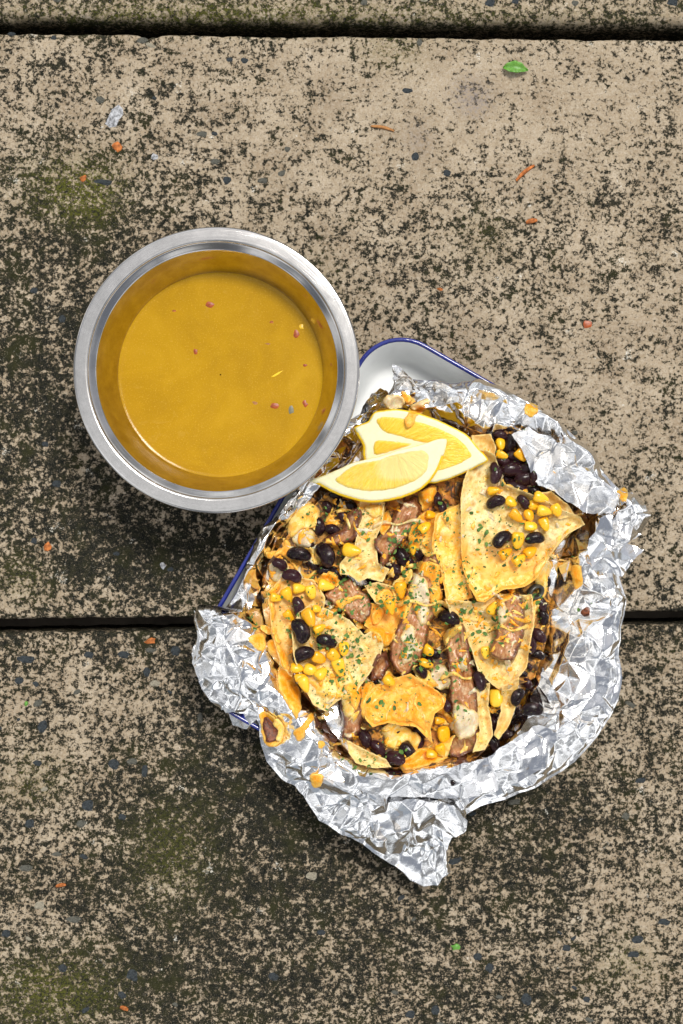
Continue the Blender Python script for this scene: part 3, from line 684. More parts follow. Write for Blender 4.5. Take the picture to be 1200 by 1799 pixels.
def foil_flap(name, outline, zfn, seed, amp=1., grease=0., cells=(.020, .0085, .0045), amps=(.0072, .0040, .0006), rough=3.):
    B = smooth_poly(outline, 2.2, rough, 16., seed, sharp=True); V, F = fill(B, 2.2)
    z = zfn(V[:, 0], V[:, 1]); o, P2 = foil_part(name, V[:, 0], V[:, 1], z, ((V[:, 0]-735)*S + seed*.003 - .13, (V[:, 1]-1060)*S), F, seed, np.full(len(V), amp), grease, foil, cells, amps)
    z = P2[:, 2]; hsplat(P2[:, 0]/(S*(D-z)/D)+600, 899.5-P2[:, 1]/(S*(D-z)/D), z)
    return o
def lin(ax, ay, az, bx_, by_, bz):
    d2 = (bx_-ax)**2+(by_-ay)**2
    return lambda x, y: az + (bz-az)*np.clip(((x-ax)*(bx_-ax)+(y-ay)*(by_-ay))/d2, -.3, 1.3)
# inner fold hanging over the upper right of the food
foil_flap('foil_fold', [(900,765),(930,752),(965,770),(1000,800),(1050,840),(1085,868),(1082,885),(1072,905),(1040,900),(1000,886),(975,868),(945,850),(930,812)], lin(1060, 830, .060, 950, 860, .051), 41, .8, .15)
# crumpled wing at the right and its small spur
foil_flap('foil_wing', [(1085,868),(1110,866),(1128,880),(1142,906),(1128,936),(1100,950),(1133,964),(1112,985),(1092,1010),(1040,1000),(1030,960),(1050,915),(1075,900)], lin(1040, 950, .057, 1130, 930, .046), 42, .8, 0., (.012, .0065, .004), (.0052, .0032, .0004))
# lower left lobe, a wad of loose foil
foil_flap('foil_lobe', [(343,1074),(370,1082),(395,1088),(430,1100),(460,1135),(482,1180),(485,1220),(470,1246),(440,1250),(400,1250),(374,1236),(354,1212),(343,1182),(338,1150),(345,1118)],
    lambda x, y: .048 - .012*np.clip(np.hypot((x-415)/75., (y-1170)/85.), 0, 1.3)**2, 43, 1., 0., (.012, .0065, .004), (.0058, .0036, .0005), 4.)
# tail at the bottom
foil_flap('foil_tail', [(655,1420),(720,1405),(800,1415),(824,1440),(818,1458),(792,1472),(784,1500),(790,1532),(768,1556),(746,1558),(720,1542),(680,1508),(660,1480)], lin(730, 1410, .050, 760, 1560, .014), 44, 1., 0.)
# turned over lip along the bottom of the food
foil_flap('foil_lip', [(600,1352),(640,1362),(690,1366),(740,1352),(800,1344),(860,1330),(900,1300),(945,1270),(980,1290),(960,1345),(900,1380),(840,1398),(760,1404),(690,1402),(640,1395),(605,1380)], lambda x, y: .0575 - .004*np.sin((x-600)/60.), 45, .75, 0.)
# shreds standing at the top corner in the tray
foil_flap('foil_shred', [(688,640),(704,646),(728,664),(752,668),(776,676),(800,690),(806,704),(780,712),(745,716),(716,712),(700,690),(690,664)], lin(690, 640, .036, 780, 705, .055), 46, .9, .25, (.012, .006, .003), (.005, .003, .0008), 4.)
foil_flap('foil_shred', [(636,712),(655,690),(668,682),(682,692),(692,706),(690,722),(668,730),(640,738),(625,742)], lin(640, 720, .041, 685, 700, .052), 47, .8, .9, (.012, .006, .003), (.004, .0026, .0006), 3.)
foil_flap('foil_point', [(398,1252),(432,1250),(468,1240),(452,1262),(432,1281),(408,1276)], lin(400, 1260, .026, 440, 1250, .034), 48, .5, 0.)
foil_flap('foil_spike', [(936,1222),(948,1200),(955,1172),(968,1205),(985,1240),(975,1290),(930,1300),(900,1310),(925,1262)], lin(955, 1172, .060, 930, 1300, .052), 49, .7, .2)

# ------------------------------------------------------------------ the nachos
def poly_item(name, outline, thick, mat, mode='chip', step=3., rough=1.5, blur=12., lift=.001, seed=0, parent=None, dome=10., curl=0., attrs=None, grain=None, sharp=False, z0=None):
    B = smooth_poly(outline, step, rough, 11., seed, sharp)
    if mode in ('chip', 'steak'): B = smooth_poly(outline, step, 1.1 if mode == 'chip' else 1.8, 5. if mode == 'chip' else 7., seed, True)
    V, F = fill(B, step)
    x, y = V[:, 0], V[:, 1]; bd = bdist(V, B); cx, cy = B.mean(0)
    A = hblur(blur); base = hsample(A, x, y)
    if z0 is not None: base = z0(x, y)
    if mode == 'chip':
        stiff = np.percentile(base, 72)
        base = base*.45 + stiff*.55 if z0 is None else base
        zt = base + lift + thick + (fbm(x, y, 34., seed+1, 3)-.5)*.0085 + (fbm(x, y, 7., seed+2, 2)-.5)*.0010 + curl*np.clip(1-bd/14., 0, 1)**2
        zb = zt - thick
    elif mode == 'steak':
        e = np.sqrt(np.clip(1-(1-np.clip(bd/7., 0, 1))**2, 0, 1))
        zt = base + lift + thick*(.35+.65*e) + (fbm(x, y, 20., seed+1, 3)-.5)*.0055
        zb = base + lift - .0012
    else:       # melted
        e = np.sqrt(np.clip(1-(1-np.clip(bd/dome, 0, 1))**2, 0, 1))
        zt = base + lift + thick*e*(.75+.5*vn(x, y, 12., seed+4)); zb = base + lift - .0008 - .0005*e
    at = dict(rim=np.clip(bd/12., 0, 1)); 
    if grain is not None:
        c, s_ = math.cos(R(grain)), math.sin(R(grain))
        al = (x-cx)*c + (y-cy)*s_; ac = -(x-cx)*s_ + (y-cy)*c
        at['grain'] = ac*S*1000*1.1; at['along'] = al*S*1000; at['rim'] = np.clip(bd/14., 0, 1)
        zt = zt + ((vn(ac*1.0 + vn(x, y, 14., seed)*10, al*.3, 3.4, seed+6)-.5)*.0014 + (fbm(x, y, 16., seed+9, 2)-.5)*.0030)*np.clip(bd/5., 0, 1)
    if attrs:
        for k, f in attrs.items(): at[k] = f(x, y) if callable(f) else np.full(len(x), f)
    if mat in (M['chip'], M['soaked']) and 'cheesy' not in at: at['cheesy'] = np.full(len(x), .6)
    if mat is M['steak'] and 'sear' not in at: at['sear'] = np.zeros(len(x))
    hsplat(x, y, zt)
    X1, Y1, Z1 = W(x, y, zt); X2, Y2, Z2 = W(x, y, zb)
    if mode == 'chip': X2, Y2 = X1, Y1
    P = np.concatenate([np.stack([X1, Y1, Z1], 1), np.stack([X2, Y2, Z2], 1)])
    c0 = np.array([*W(cx, cy, float(np.median(zt)))]) if parent is None else np.array([*parent.location])
    o = link_mesh(name, P - c0[None], shell(V, F), mat, parent, attrs={k: np.concatenate([v, v]) for k, v in at.items()})
    if parent is None: o.location = c0
    return o

# mound: soften the foil floor under the food, then dome it
gx, gy = np.meshgrid(HX0+HC*(np.arange(HW)+.5), HY0+HC*(np.arange(HH)+.5)); gp = np.stack([gx.ravel(), gy.ravel()], 1)
IB = smooth_poly(INN, 6.); ins = inside(gp, IB).reshape(HH, HW); dd = np.zeros(HH*HW); m_ = ins.ravel(); dd[m_] = bdist(gp[m_], IB); dd = dd.reshape(HH, HW)
HM = np.where(ins, np.maximum(np.minimum(HM, .034), .0330+.0040*np.clip(dd/90., 0, 1)), HM)

def chip(label, outline, seed, cheesy=.45, lift=.001, curl=.0015, **kw):
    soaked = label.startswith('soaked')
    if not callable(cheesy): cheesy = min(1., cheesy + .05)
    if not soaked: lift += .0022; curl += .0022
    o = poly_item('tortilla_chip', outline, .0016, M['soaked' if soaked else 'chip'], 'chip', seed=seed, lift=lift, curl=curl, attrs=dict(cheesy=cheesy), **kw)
    return tag(o, label, 'chip', 'tortilla chips in the foil parcel')
def cheese(label, outline, seed, mat='orange', thick=.0019, blur=5., dome=9., rough=4.2, cat='cheese', name='melted_cheese', step=2.6, lift=.0004):
    o = poly_item(name, outline, thick, M[mat], 'melt', seed=seed, blur=blur, dome=dome, rough=rough, step=step, lift=lift)
    return tag(o, label, cat, 'melted cheese on the nachos')
def steak(label, outline, seed, grain, thick=.0085, sear=0., dome=13., **kw):
    o = poly_item('steak_strip', outline, thick, M['steak'], 'steak', seed=seed, grain=grain, dome=dome, blur=16., lift=.0005, step=2.6, rough=2.2, attrs=dict(sear=sear), **kw)
    return tag(o, label, 'steak', 'grilled steak strips on the nachos')

# --- bean and kernel prototypes
def bean_mesh(k):
    r = random.Random(k); nu, nv = 20, 12; vs = [(0, 0, 0)]*0; L, Wd, H_ = 1., .62+.06*r.random(), .56
    bend = .16+.10*r.random(); vs = []; fs = []
    for j in range(nv+1):
        ph = -math.pi/2 + math.pi*j/nv
        for i in range(nu):
            a = 2*math.pi*i/nu; x = math.sin(ph); rr_ = math.cos(ph)**.86 if abs(ph) < 1.57 else 0
            y = rr_*Wd*math.cos(a); z = rr_*H_*math.sin(a)
            dent = .13*math.exp(-(x/.28)**2)*max(0, -math.cos(a))**2
            y = y*(1-0) + dent - bend*(x*x-.3)*-1*-.6
            w = 1 + .03*math.sin(5*a+k)+.02*math.sin(3*x*2+k*2)
            vs.append((x*L*w, y*w, z*w))
    for j in range(nv):
        for i in range(nu): a = j*nu+i; b = j*nu+(i+1) % nu; fs.append((a, b, b+nu, a+nu))
    me = bpy.data.meshes.new('black_bean'); me.from_pydata([(a*.005, b*.005, c*.005) for a, b, c in vs], [], fs); me.polygons.foreach_set('use_smooth', [True]*len(fs)); me.materials.append(M['bean']); return me
def corn_mesh(k):
    r = random.Random(100+k); nu, nv = 20, 12; vs = []; fs = []
    se = lambda v, p: math.copysign(abs(v)**p, v)
    tap = r.uniform(.25, .6); p = r.uniform(.68, .9)
    for j in range(nv+1):
        ph = -math.pi/2 + math.pi*j/nv
        for i in range(nu):
            a = 2*math.pi*i/nu
            x = se(math.sin(ph), p); y = se(math.cos(ph), p)*se(math.cos(a), p)*.82; z = se(math.cos(ph), p)*se(math.sin(a), p)*.62
            q = 1 - tap*(x*.5+.5)**1.3; y *= q; z *= q
            if x < -.5: x += .22*math.exp(-((y/.35)**2+(z/.3)**2))
            w = 1+.05*math.sin(3*a+k)*math.cos(ph)+.03*math.sin(4*x+k)
            vs.append((x*w, y*w, z*w + (.08*math.cos(y*2.2))))
    for j in range(nv):
        for i in range(nu): a = j*nu+i; b = j*nu+(i+1) % nu; fs.append((a, b, b+nu, a+nu))
    me = bpy.data.meshes.new('corn_kernel'); me.from_pydata([(a*.005, b*.005, c*.005) for a, b, c in vs], [], fs); me.polygons.foreach_set('use_smooth', [True]*len(fs)); me.materials.append(M['corn']); return me
BM = [bean_mesh(k) for k in range(5)]; CM = [corn_mesh(k) for k in range(6)]
def blob(kind, px, py, ang, L, sink=.35, zoff=0., sq=1.):
    meshes = BM if kind == 'black_bean' else CM
    o = bpy.data.objects.new(kind, meshes[rng.randrange(len(meshes))]); C.objects.link(o)
    a = L*.5; b = a*(.66 if kind == 'black_bean' else .82)
    ys, xs = np.mgrid[-1:1.01:.25, -1:1.01:.25]; mk = xs**2+ys**2 <= 1
    c, s_ = math.cos(R(ang)), math.sin(R(ang)); ox = xs[mk]*a; oy = ys[mk]*b; qx = px+ox*c-oy*s_; qy = py+ox*s_+oy*c
    hs = hsample(HM, qx, qy); base = float(np.percentile(hs, 55))
    hz = a*S*(.56 if kind == 'black_bean' else .64)
    z = base + hz*(1-sink) + zoff
    o.location = W(px, py, z); k = S*(D-z)/D
    o.scale = (a*k/.005, a*k*sq/.005, a*k/.005); o.rotation_euler = (R(rng.uniform(-28, 28)), R(rng.uniform(-22, 22)), -R(ang))
    hsplat(qx, qy, z + hz*np.sqrt(np.clip(1-(ox/a)**2-(oy/b)**2, 0, 1)))
    return o
NUM = ['first', 'second', 'third', 'fourth', 'fifth', 'sixth', 'seventh', 'eighth', 'ninth', 'tenth', 'eleventh', 'twelfth', 'thirteenth', 'fourteenth']
def cluster(kind, place, pts, axis='x', zoff=0., sink=.35):
    """pts (px, py, angle, length[, note]); each gets a label from its place in the cluster"""
    word = 'black bean' if kind == 'black_bean' else 'corn kernel'
    adj = 'dark glossy ' if kind == 'black_bean' else 'yellow '
    order = sorted(range(len(pts)), key=lambda i: pts[i][0 if axis == 'x' else 1]); n = len(pts)
    side = ('left', 'leftmost', 'rightmost') if axis == 'x' else ('top', 'topmost', 'lowest')
    for rank, i in enumerate(order):
        p = pts[i]; o = blob(kind, p[0], p[1], p[2]+rng.uniform(-12, 12), p[3]*(1.0 if kind == 'corn_kernel' else .97)*rng.uniform(.94, 1.08), sink=sink, zoff=zoff)
        if n == 1: lb = f'{adj}{word} {place}'
        elif rank == 0: lb = f'{side[1]} {adj}{word} {place}'
        elif rank == n-1: lb = f'{side[2]} {adj}{word} {place}'
        else: lb = f'{NUM[rank]} {adj}{word} from the {side[0]} {place}'
        if len(lb.split()) > 16: lb = lb.replace(adj, '')
        tag(o, lb, 'bean' if kind == 'black_bean' else 'corn kernel', 'black beans on the nachos' if kind == 'black_bean' else 'corn kernels on the nachos')

# --- bottom layer of chips that shows through the gaps; their dark tone paints in the pile's shade
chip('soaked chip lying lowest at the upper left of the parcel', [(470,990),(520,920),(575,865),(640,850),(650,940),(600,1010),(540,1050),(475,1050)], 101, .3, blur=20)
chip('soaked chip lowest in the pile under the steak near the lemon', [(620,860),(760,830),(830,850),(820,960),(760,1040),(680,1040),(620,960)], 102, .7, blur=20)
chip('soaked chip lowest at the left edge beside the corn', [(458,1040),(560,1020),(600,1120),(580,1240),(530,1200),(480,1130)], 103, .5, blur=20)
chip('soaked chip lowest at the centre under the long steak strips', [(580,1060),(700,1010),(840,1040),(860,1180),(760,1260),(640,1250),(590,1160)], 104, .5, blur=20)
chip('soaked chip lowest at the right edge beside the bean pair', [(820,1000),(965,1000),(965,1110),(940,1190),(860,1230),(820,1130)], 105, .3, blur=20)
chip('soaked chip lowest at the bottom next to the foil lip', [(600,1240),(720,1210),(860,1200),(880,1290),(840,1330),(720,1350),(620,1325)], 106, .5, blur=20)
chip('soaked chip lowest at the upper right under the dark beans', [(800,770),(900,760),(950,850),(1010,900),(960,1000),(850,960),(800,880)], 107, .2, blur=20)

# dark beans deep in the gaps
cluster('black_bean', 'deep in the upper left gap below the lemon', [(560,925,80,34),(585,932,20,32),(600,885,0,30),(618,892,60,32),(548,990,40,30),(572,1003,10,32),(590,1008,70,30)], 'x', 0, .45)
cluster('black_bean', 'deep between the small steak and the middle strip', [(652,1018,60,32),(668,1040,90,30),(662,1062,40,28),(690,1008,30,30),(706,978,60,36),(690,1000,0,30)], 'x', 0, .4)
cluster('black_bean', 'in the dark gap at the lower centre', [(655,1140,80,30),(672,1122,30,28),(660,1200,90,26),(650,1230,60,28)], 'y', 0, .4)
cluster('black_bean', 'in the bottom gap beside the hanging cheese', [(640,1296,70,36),(664,1314,40,34),(694,1332,10,38),(717,1320,60,36),(736,1300,80,30),(690,1282,0,28),(740,1286,30,28)], 'x', .0005, .35)
cluster('black_bean', 'in the dark heap beside the upper foil wall', [(896,778,90,34),(905,804,30,36),(903,826,5,48),(925,842,0,46),(905,856,0,44),(935,862,20,36),(890,846,60,34),(930,822,0,40)], 'y', .001, .3)
cluster('black_bean', 'at the right gap beside the grilled steak', [(944,1116,40,38),(932,1134,80,34),(929,1171,60,18),(919,1184,20,18)], 'y', .001)
cluster('black_bean', 'in the narrow gap at the lower right', [(870,1245,90,34),(868,1275,70,34),(866,1305,60,36),(850,1218,80,26)], 'y', 0)

gaps = [('black_bean', 'among the dark fill at the middle left', [(590,1100,20,30),(556,1042,60,30),(640,1110,10,30),(660,1130,70,30),(600,1018,0,32),(612,1030,50,28)], 'x'),
 ('black_bean', 'among the dark fill left of the lowest steak strip', [(760,1215,60,30),(772,1228,20,30),(752,1160,80,32),(762,1148,30,30),(770,1180,0,28),(755,1190,60,26)], 'y'),
 ('black_bean', 'among the dark fill along the right foil wall', [(950,1060,60,34),(955,1085,80,32),(945,1150,20,32),(925,1200,50,32),(898,1240,80,32),(885,1285,60,30),(960,1020,50,30)], 'y'),
 ('black_bean', 'among the dark fill beside the lemon tip', [(862,770,60,32),(880,765,0,30),(925,800,50,34),(938,840,80,34),(945,870,10,30),(885,812,40,34)], 'y'),
 ('black_bean', 'among the dark fill around the centre', [(735,975,60,30),(720,990,80,30),(775,1070,40,34),(792,1075,0,34),(806,1086,60,32),(712,1002,20,28)], 'x'),
 ('black_bean', 'among the dark fill at the left foil wall', [(470,1060,60,28),(478,1080,80,28),(486,1150,70,26),(540,955,10,30),(600,905,60,32),(590,870,20,30),(575,890,70,30)], 'y')]
for g_ in gaps: cluster(g_[0], g_[1], [(a, b, c, d*.86) for a, b, c, d in g_[2]], g_[3], 0, .42)
# --- main chips
chip('pale chip with a notched lower edge between lemon and middle steak', [(632,878),(676,882),(672,918),(660,949),(665,990),(684,1000),(672,1023),(646,1016),(630,1023),(614,1010),(597,1009),(597,990),(607,979),(623,958),(630,930)], 111, .25, .002)
chip('chip under the left corn kernels beside the crumpled foil', [(470,1042),(498,1010),(551,1018),(572,1050),(566,1090),(540,1125),(512,1190),(494,1170),(478,1115)], 112, .55, .0015)
chip('pale chip with a rounded right lobe at the lower left', [(546,1061),(575,1070),(614,1089),(640,1116),(655,1106),(668,1116),(674,1132),(667,1156),(650,1182),(637,1201),(625,1218),(593,1232),(572,1250),(550,1238),(530,1200),(515,1150),(512,1105),(526,1075)], 113, .22, .003)
chip('orange coated chip piece between small steak and middle strip', [(650,1060),(675,1062),(708,1080),(697,1114),(663,1111),(640,1100)], 114, 1., .002)
chip('cheese covered chip at the centre left of the big chip', [(765,905),(808,885),(812,1000),(832,1050),(786,1062),(774,1000),(758,960)], 115, .9, .002)
chip('broad pale chip below the big chip at the right', [(782,1052),(840,1058),(880,1045),(935,1045),(940,1090),(930,1140),(926,1172),(912,1190),(905,1212),(880,1214),(861,1200),(840,1180),(828,1140),(800,1100)], 116, .3, .002)
chip('narrow curled chip strip hanging at the lower right', [(882,1206),(912,1190),(910,1232),(895,1275),(876,1300),(868,1292),(880,1250)], 117, .35, .004)
chip('upright chip strip right of the lowest steak strip', [(838,1205),(861,1200),(858,1240),(864,1268),(866,1293),(852,1317),(830,1322),(843,1283),(839,1250)], 118, .25, .002)
chip('cheese coated triangular chip at the bottom centre', [(690,1192),(722,1184),(768,1213),(784,1228),(780,1242),(764,1254),(757,1280),(760,1307),(746,1293),(731,1277),(707,1275),(680,1270),(655,1278),(641,1262),(640,1230),(656,1208)], 119, 1., .003)
chip('small chip with herb dust against the lower foil wall', [(609,1300),(650,1322),(678,1334),(688,1348),(655,1350),(625,1341),(612,1322)], 120, .2, .002)
chip('folded chip corner under the pale notched chip', [(640,1030),(662,1022),(690,1030),(705,1050),(690,1070),(660,1060)], 121, .3, .0)
chip('browned chip edge peeping out right of the rear lemon', [(828,765),(862,762),(872,785),(868,808),(848,812),(834,790)], 122, .3, .002)
chip('pale chip sliver under the kernels beside the upper foil', [(940,868),(968,862),(1000,888),(1010,905),(985,912),(955,905)], 123, .3, .003)
# the big chip, its left rim raised
chip('large pale chip with orange lower edge holding corn and beans', [(838,790),(815,842),(809,876),(810,920),(810,960),(813,1000),(824,1030),(838,1056),(852,1059),(868,1046),(885,1036),(905,1034),(922,1031),(936,1022),(946,1012),(962,985),(978,960),(998,938),(1028,922),(1020,908),(988,895),(960,880),(930,866),(885,850),(870,800),(855,790)], 124,
     lambda x, y: np.clip(.15 + np.clip((y-930)/90., 0, 1)*.85 + np.exp(-((x-812)/10.)**2)*.35, 0, 1), .0045, curl=.003, blur=22)

# --- steak
steak('brown seared steak strip leaning out from under the front lemon', [(708,880),(729,876),(743,892),(734,917),(718,943),(706,957),(690,973),(683,988),(672,997),(666,989),(668,976),(658,965),(657,948),(670,934),(684,927),(688,912),(695,896)], 201, 115, .009, .12)
steak('dark browned steak piece at the upper left under the lemon', [(607,907),(618,893),(632,890),(638,904),(630,928),(628,944),(618,953),(600,960),(581,962),(562,955),(570,945),(588,936),(602,928)], 202, 130, .008, .3)
steak('flat oval steak slice with herbs at the left of the centre', [(568,1046),(585,1030),(602,1023),(614,1016),(628,1028),(644,1042),(654,1061),(650,1082),(637,1097),(622,1093),(604,1077),(584,1063)], 203, 60, .008, -.12)
steak('long pale steak strip down the middle coated with white cheese', [(745,978),(766,972),(774,990),(774,1017),(778,1042),(771,1073),(757,1095),(750,1130),(740,1155),(724,1178),(709,1189),(696,1181),(685,1160),(683,1136),(693,1112),(702,1090),(709,1050),(718,1022),(732,999)], 204, 108, .010, -.05)
steak('long grained steak strip with charred tip at the lower right', [(797,1098),(814,1096),(820,1112),(825,1135),(829,1160),(835,1197),(840,1235),(842,1268),(836,1290),(822,1304),(803,1310),(800,1290),(793,1261),(789,1229),(790,1197),(785,1155),(779,1128),(786,1108)], 205, 84, .010, -.05)
steak('blunt steak piece at the very bottom under melted cheese', [(792,1296),(818,1290),(840,1282),(838,1305),(832,1320),(808,1330),(790,1330),(785,1315)], 206, 60, .006, .0)
steak('thick steak piece with charred left edge at the right', [(876,1054),(904,1040),(918,1050),(923,1080),(921,1118),(908,1152),(901,1164),(880,1163),(857,1152),(860,1137),(869,1119),(873,1092),(868,1073)], 207, 100, .010, .04)
steak('narrow steak piece with orange cheese at the lower left', [(602,1221),(620,1212),(636,1220),(637,1257),(634,1284),(625,1297),(611,1301),(598,1296),(602,1267),(596,1239)], 208, 92, .008, .0)
steak('small dark steak bit between the lobed chip and middle strip', [(662,1150),(678,1142),(686,1168),(672,1195),(652,1196),(650,1178)], 209, 80, .005, .2)
steak('steak bit tucked under the front lemon near its lowest point', [(738,862),(760,848),(772,860),(762,882),(744,885)], 210, 60, .005, .2)

# --- melted cheese
cheese('orange cheese web stretched over beans at the left', [(498,944),(508,950),(514,964),(524,972),(512,977),(528,998),(543,1008),(552,1000),(550,1012),(536,1018),(522,1006),(508,986),(492,976),(472,980),(468,970),(488,968),(496,960)], 301, 'orange', .002, 8., 5.)
cheese('orange cheese patch with corn beneath the web at the left', [(560,1010),(575,1004),(588,1006),(598,1021),(592,1032),(566,1032),(556,1022)], 302, 'orange', .002)
cheese('orange cheese on the left chip below the web', [(462,1040),(478,1018),(492,1020),(488,1040),(472,1052)], 303, 'orange', .0016)
cheese('orange cheese band across the flat oval steak slice', [(582,1062),(598,1052),(618,1049),(640,1046),(632,1054),(610,1062),(596,1072)], 304, 'orange', .0012, 4.)
cheese('orange cheese patch on the lobed chip below the oval steak', [(556,1074),(575,1070),(594,1070),(588,1084),(566,1090)], 305, 'orange', .0014)
cheese('orange cheese cap around the top of the middle steak strip', [(731,994),(744,986),(772,994),(774,1020),(778,1048),(774,1082),(764,1084),(757,1058),(756,1020),(736,1006)], 306, 'orange', .002)
cheese('white cheese streak down the middle steak strip', [(726,1008),(742,1014),(753,1030),(753,1080),(748,1098),(734,1092),(727,1062),(721,1040)], 307, 'white', .0022, 6.)
cheese('white cheese spots low on the middle steak strip', [(712,1100),(722,1096),(730,1108),(728,1118),(738,1132),(746,1136),(740,1146),(728,1144),(722,1160),(710,1166),(706,1152),(714,1138),(704,1124)], 308, 'white', .0013, 5., 6.)
cheese('wide orange and yellow cheese layer left of the big chip', [(742,938),(752,910),(770,898),(804,890),(811,925),(812,985),(824,1040),(804,1062),(783,1052),(776,998),(750,978),(735,958)], 309, 'mixed', .0018, 9., 12.)
cheese('orange cheese strip beside the brown seared steak', [(673,902),(685,898),(685,926),(674,940),(667,932)], 310, 'orange', .002)
cheese('orange cheese dab below the middle of the front lemon', [(738,862),(762,852),(768,862),(760,886),(744,900),(737,884)], 311, 'orange', .002)
cheese('thin orange cheese along the lower edge of the big chip', [(815,985),(830,1000),(870,1016),(905,1012),(930,1002),(955,978),(975,950),(1000,930),(1020,918),(998,942),(976,962),(946,1008),(922,1026),(885,1032),(854,1054),(840,1052),(824,1026)], 312, 'mixed', .0010, 7., 16.)
cheese('thick orange cheese coating the triangular chip with drips', [(642,1222),(658,1206),(684,1196),(700,1206),(730,1215),(768,1222),(786,1230),(783,1246),(796,1258),(812,1270),(812,1285),(800,1291),(788,1272),(777,1254),(764,1254),(752,1272),(745,1284),(728,1272),(704,1268),(684,1270),(664,1276),(648,1268),(640,1248)], 313, 'orange', .0026, 9., 10.)
cheese('orange cheese strands hanging over beans at the bottom', [(669,1285),(690,1268),(714,1280),(732,1288),(740,1302),(734,1322),(729,1332),(725,1314),(715,1305),(704,1312),(690,1318),(677,1312),(674,1298)], 314, 'mixed', .0028, 12., 8.)
cheese('yellow orange shredded cheese at the bottom against the foil', [(700,1346),(718,1326),(748,1312),(776,1320),(786,1332),(752,1345),(724,1352)], 315, 'orange', .0035, 6., 6., 3.)
cheese('white cheese pool on the lower end of the long grained steak', [(796,1240),(812,1238),(836,1250),(842,1272),(834,1290),(808,1300),(797,1275)], 316, 'white', .0024, 7.)
cheese('pale cheese smear left of the long grained steak strip', [(757,1180),(772,1168),(788,1178),(790,1205),(776,1212),(760,1200)], 317, 'white', .0018, 9.)
cheese('orange and white cheese tip on top of the long grained steak', [(778,1120),(788,1105),(802,1097),(812,1098),(806,1112),(792,1125),(784,1136)], 318, 'mixed', .002, 5.)
cheese('white fat and cheese on the charred steak edge at the right', [(876,1062),(888,1060),(894,1076),(888,1092),(878,1100),(872,1084)], 319, 'white', .0018, 5.)
cheese('orange cheese where the big chip meets the right steak', [(860,1060),(878,1046),(900,1038),(905,1044),(885,1056),(872,1068)], 320, 'orange', .0018, 5.)
cheese('orange cheese on the narrow lower left steak piece', [(600,1222),(618,1214),(630,1226),(624,1248),(612,1262),(602,1246)], 321, 'mixed', .0016, 5.)
cheese('large orange cheese sheet running onto the lower left foil', [(489,1178),(500,1162),(514,1178),(524,1205),(530,1232),(522,1262),(511,1248),(499,1228),(489,1206)], 322, 'orange', .0013, 9., 8.)
cheese('orange cheese tongue below the lower left chip on foil', [(548,1252),(556,1258),(540,1276),(534,1296),(520,1302),(517,1288),(530,1272)], 323, 'orange', .0018, 6., 6.)
cheese('yellow cheese under the corn at the lower left chip', [(560,1160),(590,1180),(620,1190),(612,1215),(585,1232),(556,1220),(540,1195),(548,1172)], 324, 'mixed', .0014, 9.)
cheese('translucent cheese over the beans at the left foil wall', [(476,985),(500,985),(508,1000),(500,1020),(478,1020),(470,1000)], 325, 'white', .0016, 9.)
cheese('pale melted cheese above the left web against foil', [(516,930),(540,926),(555,945),(548,965),(528,962),(514,948)], 326, 'white', .0016, 9.)
cheese('yellow cheese puddle between kernels at the lower centre', [(728,1170),(745,1172),(758,1185),(766,1205),(750,1205),(730,1190)], 327, 'mixed', .0016, 9.)
cheese('orange cheese blob around a kernel left of the bottom chip', [(672,1188),(688,1180),(698,1192),(694,1208),(676,1212),(668,1200)], 328, 'orange', .002, 8.)
cheese('orange cheese dab below the browned upper left steak', [(546,965),(560,960),(572,965),(566,985),(552,990)], 329, 'mixed', .0016, 8.)

# --- scraps of melted shreds everywhere, too small to pick apart
def shreds(mat, label, n, seed):
    r = random.Random(seed); Vs = []; Fs = []; rm = []; off = 0
    for q in range(n):
        t_ = r.uniform(0, 6.28); i = int(t_/(2*math.pi)*NT) % NT; qq = math.sqrt(r.random())*.95
        x0, y0 = FC[0]+ri[i]*qq*math.cos(t_), FC[1]+ri[i]*qq*math.sin(t_)
        if (545 < x0 < 850 and 715 < y0 < 880): continue
        L = r.uniform(8, 34)*r.uniform(.5, 1); w = r.uniform(3., 12.); a = r.uniform(0, 3.14); k = 9; ph = r.uniform(0, 6); bend = r.uniform(-.5, .5)
        pts = []
        for j in range(k):
            u = 2*math.pi*j/k; e = 1+.35*math.sin(3*u+ph)+.2*math.sin(5*u+ph*2); lx, ly = L*.5*math.cos(u)*e, w*.5*math.sin(u)*e; ly += bend*lx*lx/L
            pts.append((x0+lx*math.cos(a)-ly*math.sin(a), y0+lx*math.sin(a)+ly*math.cos(a)))
        B = smooth_poly(pts, 1.8); V, F = fill(B, 2.0); x, y = V[:, 0], V[:, 1]; bd = bdist(V, B)
        e = np.sqrt(np.clip(1-(1-np.clip(bd/4., 0, 1))**2, 0, 1)); z = hsample(SHB, x, y) + .0002 + .0013*e
        Vs.append(np.stack(W(x, y, z), 1)); Fs.append(F+off); off += len(V); rm.append(np.clip(bd/8.+.3, 0, 1)); hsplat(x, y, z)
    o = link_mesh('shredded_cheese', np.concatenate(Vs), np.concatenate(Fs), M[mat], attrs=dict(rim=np.concatenate(rm)))
    tag(o, label, 'cheese', kind='stuff')
SHB = hblur(4.)
shreds('orange', 'small melted scraps of orange cheese all over the nachos', 190, 5)
shreds('mixed', 'small melted scraps of yellow cheese all over the nachos', 160, 6)
shreds('white', 'small melted scraps of white cheese all over the nachos', 90, 8)
